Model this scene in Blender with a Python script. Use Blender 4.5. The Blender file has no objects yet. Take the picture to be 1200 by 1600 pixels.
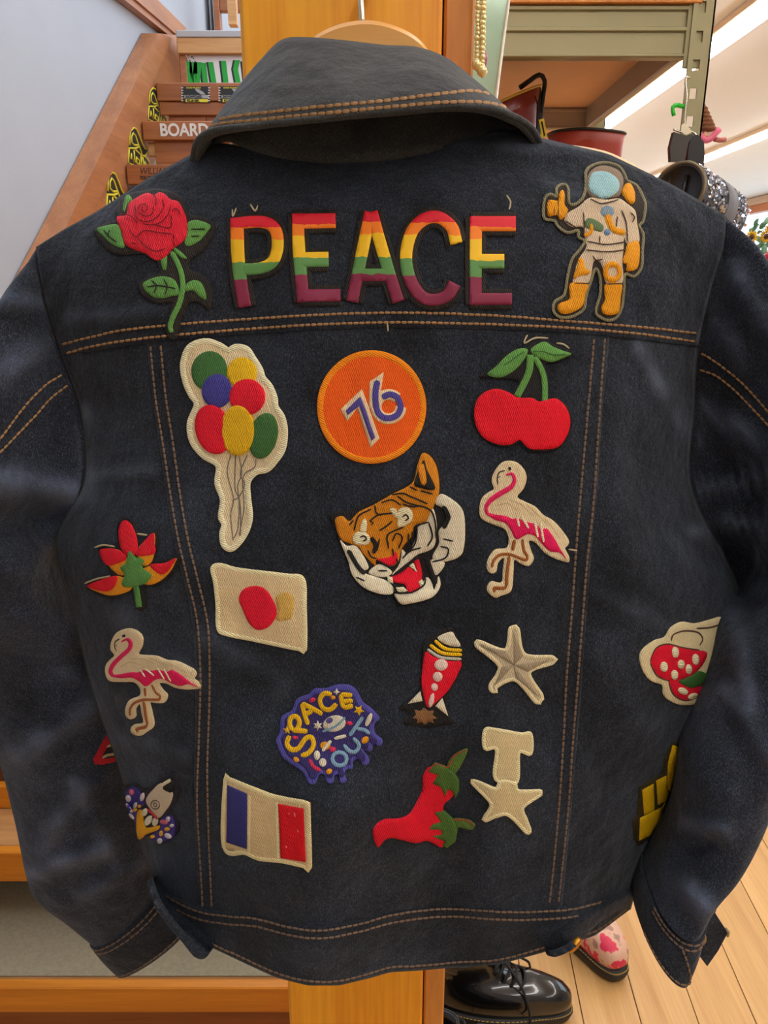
import bpy, bmesh, math, random
import numpy as np
from mathutils import Vector, Matrix, noise, geometry
from mathutils.bvhtree import BVHTree

random.seed(7)
scene = bpy.context.scene
COL = scene.collection

# ------------------------------------------------------------------ camera
F = 1150.0                      # focal length in pixels of the 1200x1600 frame
PITCH = math.radians(17.0)
EYE = Vector((0.0, 0.0, 1.5))
cam_data = bpy.data.cameras.new('camera')
cam_data.sensor_fit = 'VERTICAL'
cam_data.sensor_height = 32.0
cam_data.lens = F / 1600.0 * 32.0
cam_data.clip_start = 0.02
cam = bpy.data.objects.new('camera', cam_data)
cam.location = EYE
cam.rotation_euler = (math.radians(90) - PITCH, 0, 0)
COL.objects.link(cam)
scene.camera = cam

# ------------------------------------------------------------------ world, exposure
world = bpy.data.worlds.new('daylight')
scene.world = world
world.use_nodes = True
bg = world.node_tree.nodes['Background']
bg.inputs[0].default_value = (0.78, 0.88, 1.0, 1)
bg.inputs[1].default_value = 2.0
scene.view_settings.view_transform = 'Standard'
scene.view_settings.look = 'None'
scene.view_settings.gamma = 1.0
scene.view_settings.use_curve_mapping = False
scene.view_settings.exposure = 0.62
STRIP_POWER = 10.0              # emission of the ceiling fluorescent battens


# ------------------------------------------------------------------ helpers
def ray(px, py):
    a = (px - 600.0) / F
    b = (800.0 - py) / F
    return Vector((a, math.cos(PITCH) + b * math.sin(PITCH), -math.sin(PITCH) + b * math.cos(PITCH)))

def PY(px, py, Y):
    d = ray(px, py)
    return EYE + d * (Y / d.y)

def PZ(px, py, Z):
    d = ray(px, py)
    return EYE + d * ((Z - EYE.z) / d.z)

def PX(px, py, X):
    d = ray(px, py)
    return EYE + d * (X / d.x)

def proj(p):
    d = p - EYE
    dep = d.y * math.cos(PITCH) - d.z * math.sin(PITCH)
    up = d.y * math.sin(PITCH) + d.z * math.cos(PITCH)
    return 600 + F * d.x / dep, 800 - F * up / dep

def lin(c):
    return c / 12.92 if c <= 0.04045 else ((c + 0.055) / 1.055) ** 2.4

def rgb(r, g, b):
    return (lin(r / 255), lin(g / 255), lin(b / 255), 1.0)

def empty(name, loc, label=None, cat=None, group=None):
    o = bpy.data.objects.new(name, None)
    o.location = loc
    o.empty_display_size = 0.05
    COL.objects.link(o)
    if label: o['label'] = label
    if cat: o['category'] = cat
    if group: o['group'] = group
    return o

def tag(o, label=None, cat=None, group=None, kind=None):
    if label: o['label'] = label
    if cat: o['category'] = cat
    if group: o['group'] = group
    if kind: o['kind'] = kind
    return o

def mk(name, verts, faces, m, parent=None, smooth=True, mats=None, fmat=None, local=False):
    me = bpy.data.meshes.new(name)
    me.from_pydata([tuple(v) for v in verts], [], [tuple(f) for f in faces])
    if mats:
        for x in mats: me.materials.append(x)
        if fmat is not None:
            me.polygons.foreach_set('material_index', fmat)
    elif m:
        me.materials.append(m)
    if smooth:
        me.polygons.foreach_set('use_smooth', [True] * len(me.polygons))
    me.update()
    o = bpy.data.objects.new(name, me)
    COL.objects.link(o)
    return attach(o, parent, local)

def parent_loc(p):
    """world position of an unrotated parent (parts are built in world coordinates)"""
    chain = []
    while p:
        chain.append(p)
        p = p.parent
    w = Matrix.Identity(4)
    for q in reversed(chain):
        w = w @ q.matrix_parent_inverse @ Matrix.Translation(q.location)
    return w.to_translation()

def attach(o, parent, local):
    if parent:
        o.parent = parent
        if not local:
            o.matrix_parent_inverse = Matrix.Translation(parent_loc(parent)).inverted()
    return o

def fix_normals(o):
    bm = bmesh.new(); bm.from_mesh(o.data)
    bmesh.ops.recalc_face_normals(bm, faces=bm.faces[:])
    bm.to_mesh(o.data); bm.free()
    return o

def box(name, lo, hi, m, parent=None, bevel=0.003, local=False):
    bm = bmesh.new()
    vs = [bm.verts.new((x, y, z)) for x in (lo[0], hi[0]) for y in (lo[1], hi[1]) for z in (lo[2], hi[2])]
    for f in ((0, 1, 3, 2), (4, 6, 7, 5), (0, 4, 5, 1), (2, 3, 7, 6), (0, 2, 6, 4), (1, 5, 7, 3)):
        bm.faces.new([vs[i] for i in f])
    bmesh.ops.recalc_face_normals(bm, faces=bm.faces[:])
    if bevel > 0:
        bmesh.ops.bevel(bm, geom=bm.edges[:], offset=bevel, segments=1, affect='EDGES')
    me = bpy.data.meshes.new(name)
    bm.to_mesh(me); bm.free()
    me.materials.append(m)
    o = bpy.data.objects.new(name, me)
    COL.objects.link(o)
    return attach(o, parent, local)

def prism(name, pts, depth_vec, m, parent=None, local=False):
    """closed planar polygon pts (Vectors) extruded by depth_vec"""
    n = len(pts)
    vs = [Vector(p) for p in pts] + [Vector(p) + depth_vec for p in pts]
    fs = [list(range(n)), list(range(2 * n - 1, n - 1, -1))]
    for i in range(n):
        j = (i + 1) % n
        fs.append([i, i + n, j + n, j])
    o = mk(name, vs, fs, m, parent, smooth=False, local=local)
    return fix_normals(o)

def tube3(pts, r, seg=8, closed=False, caps=True, rfun=None):
    """sweep a circle along 3D points -> verts, faces"""
    pts = [Vector(p) for p in pts]
    n = len(pts)
    V = []; Fc = []
    t0 = (pts[1] - pts[0]).normalized()
    up = Vector((0, 0, 1)) if abs(t0.z) < 0.9 else Vector((1, 0, 0))
    nrm = (up - t0 * up.dot(t0)).normalized()
    for i in range(n):
        a = pts[i - 1] if (i > 0 or closed) else pts[i]
        b = pts[(i + 1) % n] if (i < n - 1 or closed) else pts[i]
        t = (b - a)
        t = t.normalized() if t.length > 1e-9 else t0
        nrm = (nrm - t * nrm.dot(t))
        nrm = nrm.normalized() if nrm.length > 1e-9 else up
        bn = t.cross(nrm)
        rr = r if rfun is None else r * rfun(i / max(1, n - 1))
        for k in range(seg):
            a_ = 2 * math.pi * k / seg
            V.append(pts[i] + nrm * (rr * math.cos(a_)) + bn * (rr * math.sin(a_)))
    m = n if closed else n - 1
    for i in range(m):
        for k in range(seg):
            i2 = (i + 1) % n
            Fc.append((i * seg + k, i * seg + (k + 1) % seg, i2 * seg + (k + 1) % seg, i2 * seg + k))
    if caps and not closed:
        Fc.append(tuple(range(seg - 1, -1, -1)))
        Fc.append(tuple((n - 1) * seg + k for k in range(seg)))
    return V, Fc

def tube(name, pts, r, m, parent=None, seg=8, closed=False, rfun=None, local=False):
    V, Fc = tube3(pts, r, seg, closed, True, rfun)
    return mk(name, V, Fc, m, parent, local=local)

def cat(pts, closed=False, step=3.0):
    """Catmull-Rom resample of 2D or 3D points at about `step` spacing"""
    P = [np.array(p, float) for p in pts]
    n = len(P)
    out = []
    m = n if closed else n - 1
    for i in range(m):
        p1, p2 = P[i], P[(i + 1) % n]
        p0 = P[i - 1] if (closed or i > 0) else 2 * p1 - p2
        p3 = P[(i + 2) % n] if (closed or i < n - 2) else 2 * p2 - p1
        k = max(1, int(np.linalg.norm(p2 - p1) / step))
        for j in range(k):
            t = j / k
            out.append(0.5 * ((2 * p1) + (-p0 + p2) * t + (2 * p0 - 5 * p1 + 4 * p2 - p3) * t * t + (-p0 + 3 * p1 - 3 * p2 + p3) * t ** 3))
    if not closed:
        out.append(P[-1])
    return out

def lerp_poly(pts, step=3.0):
    P = [np.array(p, float) for p in pts]
    out = []
    for i in range(len(P)):
        a, b = P[i], P[(i + 1) % len(P)]
        k = max(1, int(np.linalg.norm(b - a) / step))
        for j in range(k):
            out.append(a + (b - a) * j / k)
    return out

# ------------------------------------------------------------------ materials
def nodes_of(name):
    m = bpy.data.materials.new(name)
    m.use_nodes = True
    nt = m.node_tree
    b = nt.nodes['Principled BSDF']
    return m, nt, b

def N(nt, t, **kw):
    n = nt.nodes.new(t)
    for k, v in kw.items():
        setattr(n, k, v)
    return n

def plain(name, c, rough=0.6, metal=0.0, var=0.12, scale=40.0, bump=0.0, coords='Object', stretch=(1, 1, 1), spec=0.5, emit=None, coat=0.0):
    m, nt, b = nodes_of(name)
    b.inputs['Roughness'].default_value = rough
    b.inputs['Metallic'].default_value = metal
    b.inputs['Specular IOR Level'].default_value = spec
    b.inputs['Coat Weight'].default_value = coat
    tc = N(nt, 'ShaderNodeTexCoord')
    mp = N(nt, 'ShaderNodeMapping')
    mp.inputs['Scale'].default_value = stretch
    nz = N(nt, 'ShaderNodeTexNoise')
    nz.inputs['Scale'].default_value = scale
    nz.inputs['Detail'].default_value = 5.0
    mx = N(nt, 'ShaderNodeMix', data_type='RGBA')
    lo = tuple(max(0, x * (1 - var)) for x in c[:3]) + (1,)
    hi = tuple(min(1, x * (1 + var)) for x in c[:3]) + (1,)
    mx.inputs[6].default_value = lo
    mx.inputs[7].default_value = hi
    L = nt.links.new
    L(tc.outputs[coords], mp.inputs[0]); L(mp.outputs[0], nz.inputs[0])
    L(nz.outputs[0], mx.inputs[0]); L(mx.outputs[2], b.inputs['Base Color'])
    if bump > 0:
        bp = N(nt, 'ShaderNodeBump')
        bp.inputs['Strength'].default_value = bump
        bp.inputs['Distance'].default_value = 0.001
        L(nz.outputs[0], bp.inputs['Height']); L(bp.outputs[0], b.inputs['Normal'])
    if emit:
        b.inputs['Emission Color'].default_value = emit[0]
        b.inputs['Emission Strength'].default_value = emit[1]
    return m

def wood(name, c1, c2, stretch=(30, 30, 2), rough=0.45, scale=1.0, rnd=0.0, knots=False):
    m, nt, b = nodes_of(name)
    b.inputs['Roughness'].default_value = rough
    L = nt.links.new
    tc = N(nt, 'ShaderNodeTexCoord')
    mp = N(nt, 'ShaderNodeMapping')
    mp.inputs['Scale'].default_value = tuple(s * scale for s in stretch)
    oi = N(nt, 'ShaderNodeObjectInfo')
    ad = N(nt, 'ShaderNodeVectorMath', operation='ADD')
    mu = N(nt, 'ShaderNodeMath', operation='MULTIPLY')
    mu.inputs[1].default_value = 37.0
    L(oi.outputs['Random'], mu.inputs[0])
    L(tc.outputs['Object'], ad.inputs[0]); L(mu.outputs[0], ad.inputs[1])
    L(ad.outputs[0], mp.inputs[0])
    n1 = N(nt, 'ShaderNodeTexNoise'); n1.inputs['Scale'].default_value = 1.0
    n1.inputs['Detail'].default_value = 6.0; n1.inputs['Distortion'].default_value = 0.6
    L(mp.outputs[0], n1.inputs[0])
    n2 = N(nt, 'ShaderNodeTexNoise'); n2.inputs['Scale'].default_value = 6.0
    n2.inputs['Detail'].default_value = 3.0
    L(mp.outputs[0], n2.inputs[0])
    av = N(nt, 'ShaderNodeMix', data_type='FLOAT')
    av.inputs[0].default_value = 0.35
    L(n1.outputs[0], av.inputs[2]); L(n2.outputs[0], av.inputs[3])
    rp = N(nt, 'ShaderNodeValToRGB')
    rp.color_ramp.elements[0].position = 0.3; rp.color_ramp.elements[0].color = c1
    rp.color_ramp.elements[1].position = 0.7; rp.color_ramp.elements[1].color = c2
    L(av.outputs[0], rp.inputs[0])
    col = rp.outputs[0]
    if rnd > 0:
        hs = N(nt, 'ShaderNodeHueSaturation')
        mr = N(nt, 'ShaderNodeMapRange')
        mr.inputs[3].default_value = 1 - rnd; mr.inputs[4].default_value = 1 + rnd
        L(oi.outputs['Random'], mr.inputs[0]); L(mr.outputs[0], hs.inputs['Value'])
        L(col, hs.inputs['Color']); col = hs.outputs[0]
    L(col, b.inputs['Base Color'])
    bp = N(nt, 'ShaderNodeBump'); bp.inputs['Strength'].default_value = 0.15
    bp.inputs['Distance'].default_value = 0.001
    L(av.outputs[0], bp.inputs['Height']); L(bp.outputs[0], b.inputs['Normal'])
    return m

def denim(name, dark, mid, pale, fade=0.5):
    m, nt, b = nodes_of(name)
    b.inputs['Roughness'].default_value = 0.88
    b.inputs['Specular IOR Level'].default_value = 0.2
    b.inputs['Sheen Weight'].default_value = 0.12
    b.inputs['Sheen Roughness'].default_value = 0.6
    b.inputs['Sheen Tint'].default_value = (0.75, 0.85, 1.0, 1)
    L = nt.links.new
    tc = N(nt, 'ShaderNodeTexCoord')
    # broad wear
    n1 = N(nt, 'ShaderNodeTexNoise'); n1.inputs['Scale'].default_value = 16.0
    n1.inputs['Detail'].default_value = 5.0; n1.inputs['Roughness'].default_value = 0.62
    L(tc.outputs['Object'], n1.inputs[0])
    # slubs: vertical, short
    mp = N(nt, 'ShaderNodeMapping'); mp.inputs['Scale'].default_value = (1300, 1300, 700)
    mp.inputs['Rotation'].default_value = (0, math.radians(28), 0)
    L(tc.outputs['Object'], mp.inputs[0])
    n2 = N(nt, 'ShaderNodeTexNoise'); n2.inputs['Scale'].default_value = 1.0
    n2.inputs['Detail'].default_value = 2.0
    L(mp.outputs[0], n2.inputs[0])
    # twill diagonal: stretched noise, so it never turns into a moire
    mp3 = N(nt, 'ShaderNodeMapping'); mp3.inputs['Rotation'].default_value = (0, math.radians(-52), 0)
    mp3.inputs['Scale'].default_value = (2400, 900, 520)
    L(tc.outputs['Object'], mp3.inputs[0])
    wv = N(nt, 'ShaderNodeTexNoise'); wv.inputs['Scale'].default_value = 1.0; wv.inputs['Detail'].default_value = 1.0
    L(mp3.outputs[0], wv.inputs[0])
    r1 = N(nt, 'ShaderNodeValToRGB')
    r1.color_ramp.elements[0].position = 0.36; r1.color_ramp.elements[0].color = dark
    r1.color_ramp.elements[1].position = 0.74; r1.color_ramp.elements[1].color = mid
    L(n1.outputs[0], r1.inputs[0])
    # pale threads
    ma = N(nt, 'ShaderNodeMath', operation='MULTIPLY')
    L(n2.outputs[0], ma.inputs[0]); L(wv.outputs[0], ma.inputs[1])
    mr = N(nt, 'ShaderNodeMapRange'); mr.inputs[1].default_value = 0.22; mr.inputs[2].default_value = 0.42
    mr.inputs[3].default_value = 0.0; mr.inputs[4].default_value = fade
    L(ma.outputs[0], mr.inputs[0])
    m2 = N(nt, 'ShaderNodeMath', operation='MULTIPLY'); L(mr.outputs[0], m2.inputs[0])
    mr2 = N(nt, 'ShaderNodeMapRange'); mr2.inputs[1].default_value = 0.3; mr2.inputs[2].default_value = 0.7
    mr2.inputs[3].default_value = 0.35; mr2.inputs[4].default_value = 1.0
    L(n1.outputs[0], mr2.inputs[0]); L(mr2.outputs[0], m2.inputs[1])
    # fold highlights painted pale along the ridges, with some rubbed-off indigo
    at = N(nt, 'ShaderNodeAttribute', attribute_name='fold_highlight')
    aw = N(nt, 'ShaderNodeMath', operation='MULTIPLY'); L(at.outputs['Fac'], aw.inputs[0]); L(mr2.outputs[0], aw.inputs[1])
    a2 = N(nt, 'ShaderNodeMath', operation='ADD', use_clamp=True); L(aw.outputs[0], a2.inputs[0]); L(m2.outputs[0], a2.inputs[1])
    m2 = a2
    mx = N(nt, 'ShaderNodeMix', data_type='RGBA')
    L(m2.outputs[0], mx.inputs[0]); L(r1.outputs[0], mx.inputs[6]); mx.inputs[7].default_value = pale
    L(mx.outputs[2], b.inputs['Base Color'])
    ad = N(nt, 'ShaderNodeMath', operation='ADD'); L(n2.outputs[0], ad.inputs[0]); L(wv.outputs[0], ad.inputs[1])
    bp = N(nt, 'ShaderNodeBump'); bp.inputs['Strength'].default_value = 0.35; bp.inputs['Distance'].default_value = 0.0006
    L(ad.outputs[0], bp.inputs['Height'])
    n4 = N(nt, 'ShaderNodeTexNoise'); n4.inputs['Scale'].default_value = 42.0; n4.inputs['Detail'].default_value = 4.0
    L(tc.outputs['Object'], n4.inputs[0])
    bp2 = N(nt, 'ShaderNodeBump'); bp2.inputs['Strength'].default_value = 0.7; bp2.inputs['Distance'].default_value = 0.008
    L(n4.outputs[0], bp2.inputs['Height']); L(bp.outputs[0], bp2.inputs['Normal'])
    L(bp2.outputs[0], b.inputs['Normal'])
    return m

EMB = {}
def emb(r, g, b_, rot=20, key=None):
    k = (r, g, b_, rot)
    if k in EMB: return EMB[k]
    m, nt, b = nodes_of('embroidery_%02x%02x%02x' % (r, g, b_))
    b.inputs['Roughness'].default_value = 0.6
    b.inputs['Specular IOR Level'].default_value = 0.25
    L = nt.links.new
    tc = N(nt, 'ShaderNodeTexCoord')
    mp = N(nt, 'ShaderNodeMapping'); mp.inputs['Rotation'].default_value = (0, math.radians(rot), 0)
    L(tc.outputs['Object'], mp.inputs[0])
    wv = N(nt, 'ShaderNodeTexWave', wave_type='BANDS', bands_direction='X')
    wv.inputs['Scale'].default_value = 260.0; wv.inputs['Distortion'].default_value = 4.0
    wv.inputs['Detail'].default_value = 2.0; wv.inputs['Detail Scale'].default_value = 1.5
    L(mp.outputs[0], wv.inputs[0])
    nz = N(nt, 'ShaderNodeTexNoise'); nz.inputs['Scale'].default_value = 120.0; nz.inputs['Detail'].default_value = 4.0
    L(tc.outputs['Object'], nz.inputs[0])
    mul = N(nt, 'ShaderNodeMix', data_type='FLOAT'); mul.inputs[0].default_value = 0.5
    L(wv.outputs[0], mul.inputs[2]); L(nz.outputs[0], mul.inputs[3])
    c = rgb(r, g, b_)
    mx = N(nt, 'ShaderNodeMix', data_type='RGBA')
    mx.inputs[6].default_value = tuple(min(1, x * 0.82) for x in c[:3]) + (1,)
    mx.inputs[7].default_value = tuple(min(1, x * 1.4 + 0.006) for x in c[:3]) + (1,)
    L(mul.outputs[0], mx.inputs[0]); L(mx.outputs[2], b.inputs['Base Color'])
    bp = N(nt, 'ShaderNodeBump'); bp.inputs['Strength'].default_value = 0.8; bp.inputs['Distance'].default_value = 0.0011
    L(mul.outputs[0], bp.inputs['Height']); L(bp.outputs[0], b.inputs['Normal'])
    EMB[k] = m
    return m

M = {}
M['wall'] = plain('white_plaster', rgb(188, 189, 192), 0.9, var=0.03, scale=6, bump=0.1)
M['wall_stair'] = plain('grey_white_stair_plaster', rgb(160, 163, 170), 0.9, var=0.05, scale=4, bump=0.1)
M['ceiling'] = plain('white_ceiling_board', rgb(232, 230, 228), 0.9, var=0.02, scale=3)
M['post'] = wood('varnished_pine_post', rgb(222, 138, 14), rgb(254, 184, 44), (40, 40, 1.6), 0.4)
M['post2'] = wood('pine_board', rgb(176, 104, 34), rgb(222, 150, 70), (30, 30, 4), 0.5)
M['stair'] = wood('stained_stair_wood', rgb(124, 70, 32), rgb(166, 98, 50), (1.5, 22, 30), 0.4)
M['nosing'] = wood('orange_varnished_nosing', rgb(190, 112, 22), rgb(226, 146, 38), (1.5, 30, 30), 0.35)
M['stringer'] = wood('stained_stringer_wood', rgb(136, 82, 48), rgb(176, 116, 72), (20, 1.5, 14), 0.45)
M['paleboard'] = wood('pale_stair_wood', rgb(168, 116, 66), rgb(206, 156, 98), (1.5, 22, 30), 0.5)
M['mat'] = plain('grey_stair_mat', rgb(146, 138, 114), 0.85, var=0.3, scale=140, bump=0.4)
M['floor'] = wood('pine_floor_plank', rgb(196, 146, 84), rgb(226, 182, 118), (34, 1.3, 20), 0.4, rnd=0.07)
M['gap'] = plain('dark_floor_gap', rgb(62, 40, 20), 0.9)
M['denim'] = denim('indigo_denim', rgb(11, 12, 16), rgb(31, 36, 45), rgb(106, 116, 134), 0.36)
M['denim_sleeve'] = denim('indigo_denim_sleeve', rgb(11, 13, 18), rgb(38, 43, 55), rgb(114, 125, 148), 0.37)
M['denim_collar'] = denim('washed_grey_denim', rgb(38, 38, 37), rgb(66, 66, 63), rgb(118, 117, 110), 0.45)
M['denim_in'] = denim('denim_reverse', rgb(34, 35, 36), rgb(58, 58, 56), rgb(100, 98, 90), 0.3)
M['thread'] = plain('tan_topstitch_thread', rgb(158, 120, 76), 0.7, var=0.3, scale=300)
M['thread_dim'] = plain('brown_topstitch_thread', rgb(112, 90, 70), 0.7, var=0.3, scale=300)
M['loose'] = plain('loose_beige_thread', rgb(178, 164, 126), 0.8, var=0.2, scale=200)
M['brass'] = plain('brass_button', rgb(196, 140, 50), 0.3, 0.9, var=0.15, scale=200)
M['steel'] = plain('olive_galvanised_steel', rgb(150, 144, 108), 0.45, 0.35, var=0.08, scale=12)
M['steel_relit'] = plain('relit_rack_steel', rgb(172, 162, 140), 0.5, 0.2, var=0.08, scale=12)  # rack steel copy for shaded beams, brightened in colour to stand in for light
M['mdf'] = plain('brown_shelf_board', rgb(222, 176, 134), 0.8, var=0.06, scale=30)
M['hanger_wood'] = wood('beech_hanger', rgb(214, 150, 70), rgb(236, 178, 96), (3, 30, 30), 0.35)
M['wire'] = plain('bright_wire', rgb(214, 208, 196), 0.25, 0.9, var=0.05)
M['lamp'] = plain('fluorescent_tube_diffuser', rgb(255, 250, 240), 0.5, var=0.0, emit=((1.0, 0.985, 0.965, 1), STRIP_POWER))
M['lampframe'] = wood('lamp_timber_frame', rgb(190, 150, 110), rgb(220, 184, 146), (20, 1, 20), 0.6)
M['black'] = plain('black_vinyl', rgb(30, 28, 27), 0.35, var=0.1)
M['leather'] = plain('black_polished_leather', rgb(16, 16, 17), 0.18, var=0.2, scale=30, coat=0.6)
M['sole'] = plain('black_rubber_sole', rgb(34, 32, 30), 0.55, var=0.1)
M['welt'] = plain('yellow_welt_stitch', rgb(196, 164, 60), 0.6, var=0.2)
M['lace'] = plain('black_lace', rgb(26, 25, 26), 0.75, var=0.3, scale=300)
M['cherry'] = plain('cherry_red_leather', rgb(126, 40, 34), 0.3, var=0.15, scale=30, coat=0.3)
M['red'] = plain('red_leather', rgb(176, 66, 50), 0.4, var=0.12, scale=30)
M['glass_teal'] = plain('pale_teal_acrylic', rgb(205, 240, 226), 0.15, var=0.05, scale=6)
gb = M['glass_teal'].node_tree.nodes['Principled BSDF']
gb.inputs['Transmission Weight'].default_value = 0.55
gb.inputs['Roughness'].default_value = 0.5
gb.inputs['IOR'].default_value = 1.1
M['bead'] = plain('gold_pearl_bead', rgb(244, 220, 156), 0.18, 0.5, var=0.2, scale=200)

# ================================================================== THE SETTING
# floor: pine planks running away from the camera, slightly askew
floor = tag(box('floor', (-1.0, -3.2, -0.06), (4.8, 12.0, -0.022), M['gap'], bevel=0), kind='structure',
            label='pale pine plank floor of the shop')
PW = 0.1225
SK = 0.068                                    # planks run a few degrees off the view axis
k0, k1 = -14, 36
for k in range(k0, k1):
    xa = 0.548 + k * PW + 0.0012
    xb = xa + PW - 0.0024
    ya, yb = -3.1, 11.8
    pts = [Vector((xa + SK * (ya - 1.18), ya, 0)), Vector((xb + SK * (ya - 1.18), ya, 0)),
           Vector((xb + SK * (yb - 1.18), yb, 0)), Vector((xa + SK * (yb - 1.18), yb, 0))]
    if pts[2].x > 5.4: break
    prism('plank', pts, Vector((0, 0, -0.02)), M['floor'], floor)

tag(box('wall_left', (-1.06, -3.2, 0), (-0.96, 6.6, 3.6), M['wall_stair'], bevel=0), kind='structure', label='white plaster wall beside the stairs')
tag(box('wall_back', (-0.96, 12.0, 0), (4.9, 12.1, 2.6), M['wall'], bevel=0), kind='structure', label='white wall at the far end of the shop')
tag(box('ceiling', (0.04, -3.2, 2.6), (4.9, 12.1, 2.68), M['ceiling'], bevel=0), kind='structure', label='white ceiling of the shop')
tag(box('wall_front', (-1.06, -3.3, 0), (4.9, -3.2, 2.68), M['wall'], bevel=0), kind='structure', label='white wall behind the camera')
tag(box('ceiling_near', (-0.96, -3.2, 2.6), (0.04, 0.3, 2.68), M['ceiling'], bevel=0), kind='structure', label='white ceiling over the foot of the stairs')
tag(box('wall_stairwell', (-0.96, 6.0, 2.2), (0.9, 6.1, 3.6), M['wall'], bevel=0), kind='structure', label='white wall behind the upper landing')
# right wall: timber header over a long window
M['header'] = wood('orange_header_timber', rgb(168, 92, 44), rgb(196, 116, 62), (20, 1, 20), 0.5)
M['header2'] = wood('pale_header_timber', rgb(176, 140, 110), rgb(200, 164, 132), (20, 1, 20), 0.5)
tag(box('wall_right', (4.8, -3.2, 0), (4.9, 12.0, 0.9), M['wall'], bevel=0), kind='structure', label='low white wall under the far window')
win = tag(empty('window_1', (4.8, 8.0, 0.9)), kind='structure', label='long bright window under the timber header')
M['pane'] = plain('window_glass', rgb(235, 245, 245), 0.02, var=0.0)
pb = M['pane'].node_tree.nodes['Principled BSDF']
pb.inputs['Transmission Weight'].default_value = 1.0
pb.inputs['IOR'].default_value = 1.05
M['frame'] = plain('white_window_frame', rgb(226, 226, 222), 0.5, var=0.03)
box('header_timber', (4.74, 3.0, 2.41), (4.86, 12.0, 2.50), M['header'], win)
box('header_trim', (4.72, 3.0, 2.50), (4.86, 12.0, 2.59), M['header2'], win)
for yy in (3.0, 6.0, 9.0, 11.94):
    box('mullion', (4.80, yy, 0.9), (4.86, yy + 0.06, 2.41), M['frame'], win)
for yy in (3.06, 6.06, 9.06):
    box('pane', (4.826, yy, 0.92), (4.834, yy + (2.88 if yy > 9 else 2.94), 2.41), M['pane'], win, bevel=0)
box('sill', (4.70, 3.0, 0.86), (4.90, 12.0, 0.92), M['frame'], win)
tag(box('wall_right_near', (4.8, -3.2, 0.9), (4.9, 3.0, 2.6), M['wall'], bevel=0), kind='structure', label='white right wall near the camera')

# ceiling battens (the room's lamps)
def batten(x, y0, y1, label):
    t = empty('ceiling_light', (x, (y0 + y1) / 2, 2.6), label, 'ceiling light', 'fluorescent strips along the ceiling')
    box('housing', (x - 0.075, y0, 2.572), (x - 0.05, y1, 2.599), M['lampframe'], t)
    box('housing', (x + 0.05, y0, 2.572), (x + 0.075, y1, 2.599), M['lampframe'], t)
    box('diffuser', (x - 0.048, y0 + 0.02, 2.55), (x + 0.048, y1 - 0.02, 2.597), M['lamp'], t, bevel=0.008)
batten(1.53, -3.0, 9.5, 'long white fluorescent strip above the metal shelf rack')
batten(2.79, -3.0, 9.5, 'long white fluorescent strip behind the silver sequin bag')
batten(0.42, -3.0, 9.5, 'long fluorescent strip running above the wooden post')

# ------------------------------------------------------------------ post
post = empty('wooden_post', (-0.034, 0.73, 0), 'orange varnished square wooden post behind the denim jacket', 'post')
box('post_shaft', (-0.1125, 0.66, 0), (0.0455, 0.80, 2.62), M['post'], post, bevel=0.003)
tag(box('side_board', (0.0475, 0.667, 0), (0.0715, 0.79, 2.62), M['post2'], post, bevel=0.002), label='narrow brown board fixed along the post')

# ------------------------------------------------------------------ stairs
st = empty('staircase', (-0.45, 1.1, 0), 'wooden open staircase with grey mats and stickers climbing along the white wall', 'stairs')
steps = [(1.11, 0.18, 0.063), (1.272, 0.36, 0.076), (1.45, 0.54, 0.055)]
Y1, Z1, RUN = 2.79, 1.904, 0.23
for i in range(1, 7):
    t = i / 7
    steps.append((1.45 + (Y1 - 1.45) * t, 0.54 + (Z1 - 0.54) * t, 0.06))
SW0, SW1 = -0.915, 0.03
for y, z, th in steps:
    tr = box('tread', (SW0, y + 0.022, z - 0.04), (SW1, y + 0.30, z), M['paleboard'], st)
    box('nosing', (SW0, y, z - th), (SW1, y + 0.022, z + 0.002), M['nosing'], tr)
    if z < 0.3 or 0.5 < z < 1.2:
        # grey mat with rounded corners let into the tread
        x0, x1, ya, yb = SW0 + 0.02, -0.185, y + 0.026, y + 0.297
        r = 0.03
        pts = []
        for cx, cy, a0 in ((x1 - r, ya + r, -90), (x1 - r, yb - r, 0), (x0 + r, yb - r, 90), (x0 + r, ya + r, 180)):
            for q in range(6):
                a = math.radians(a0 + 18 * q)
                pts.append(Vector((cx + r * math.cos(a), cy + r * math.sin(a), z + 0.0005)))
        prism('stair_mat', pts, Vector((0, 0, 0.003)), M['mat'], tr)
    if z > 0.3:
        box('riser_board', (SW0, y + 0.137, z), (SW1, y + 0.157, z + 0.062), M['nosing'], st)
    else:
        box('toe_board', (SW0, y + 0.03, 0.0), (SW1, y + 0.05, z - 0.04), M['stair'], st)
    box('back_panel', (SW0, y + 0.30, z - 0.05), (SW1, y + 0.31, z + 0.13), M['mat'], st)
# upper flight that shows above the shoulder
for i in range(3):
    y, z = Y1 + RUN * i, Z1 + 0.18 * i
    tr = box('tread', (-0.895, y + 0.02, z - 0.04), (SW1, y + 0.25, z), M['stair'], st)
    box('nosing', (-0.895, y, z - 0.062), (SW1, y + 0.022, z + 0.002), M['stair'], tr)
    if i == 2:
        box('nosing_strip', (-0.89, y + 0.006, z - 0.112), (SW1, y + 0.02, z - 0.064), M['stair'], tr)
    elif i == 1:
        box('nosing_strip', (-0.89, y + 0.03, z - 0.112), (SW1, y + 0.05, z - 0.064), M['paleboard'], tr)
    else:
        box('nosing_strip', (-0.89, y + 0.03, z - 0.14), (SW1, y + 0.05, z - 0.064), M['stair'], tr)
    for q in range(0 if i == 2 else 6):
        xa = -0.86 + q * 0.15
        box('riser_plank', (xa, y + 0.252, z - 0.02), (xa + 0.148, y + 0.27, z + 0.14), M['stair'], st, bevel=0.001)
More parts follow.
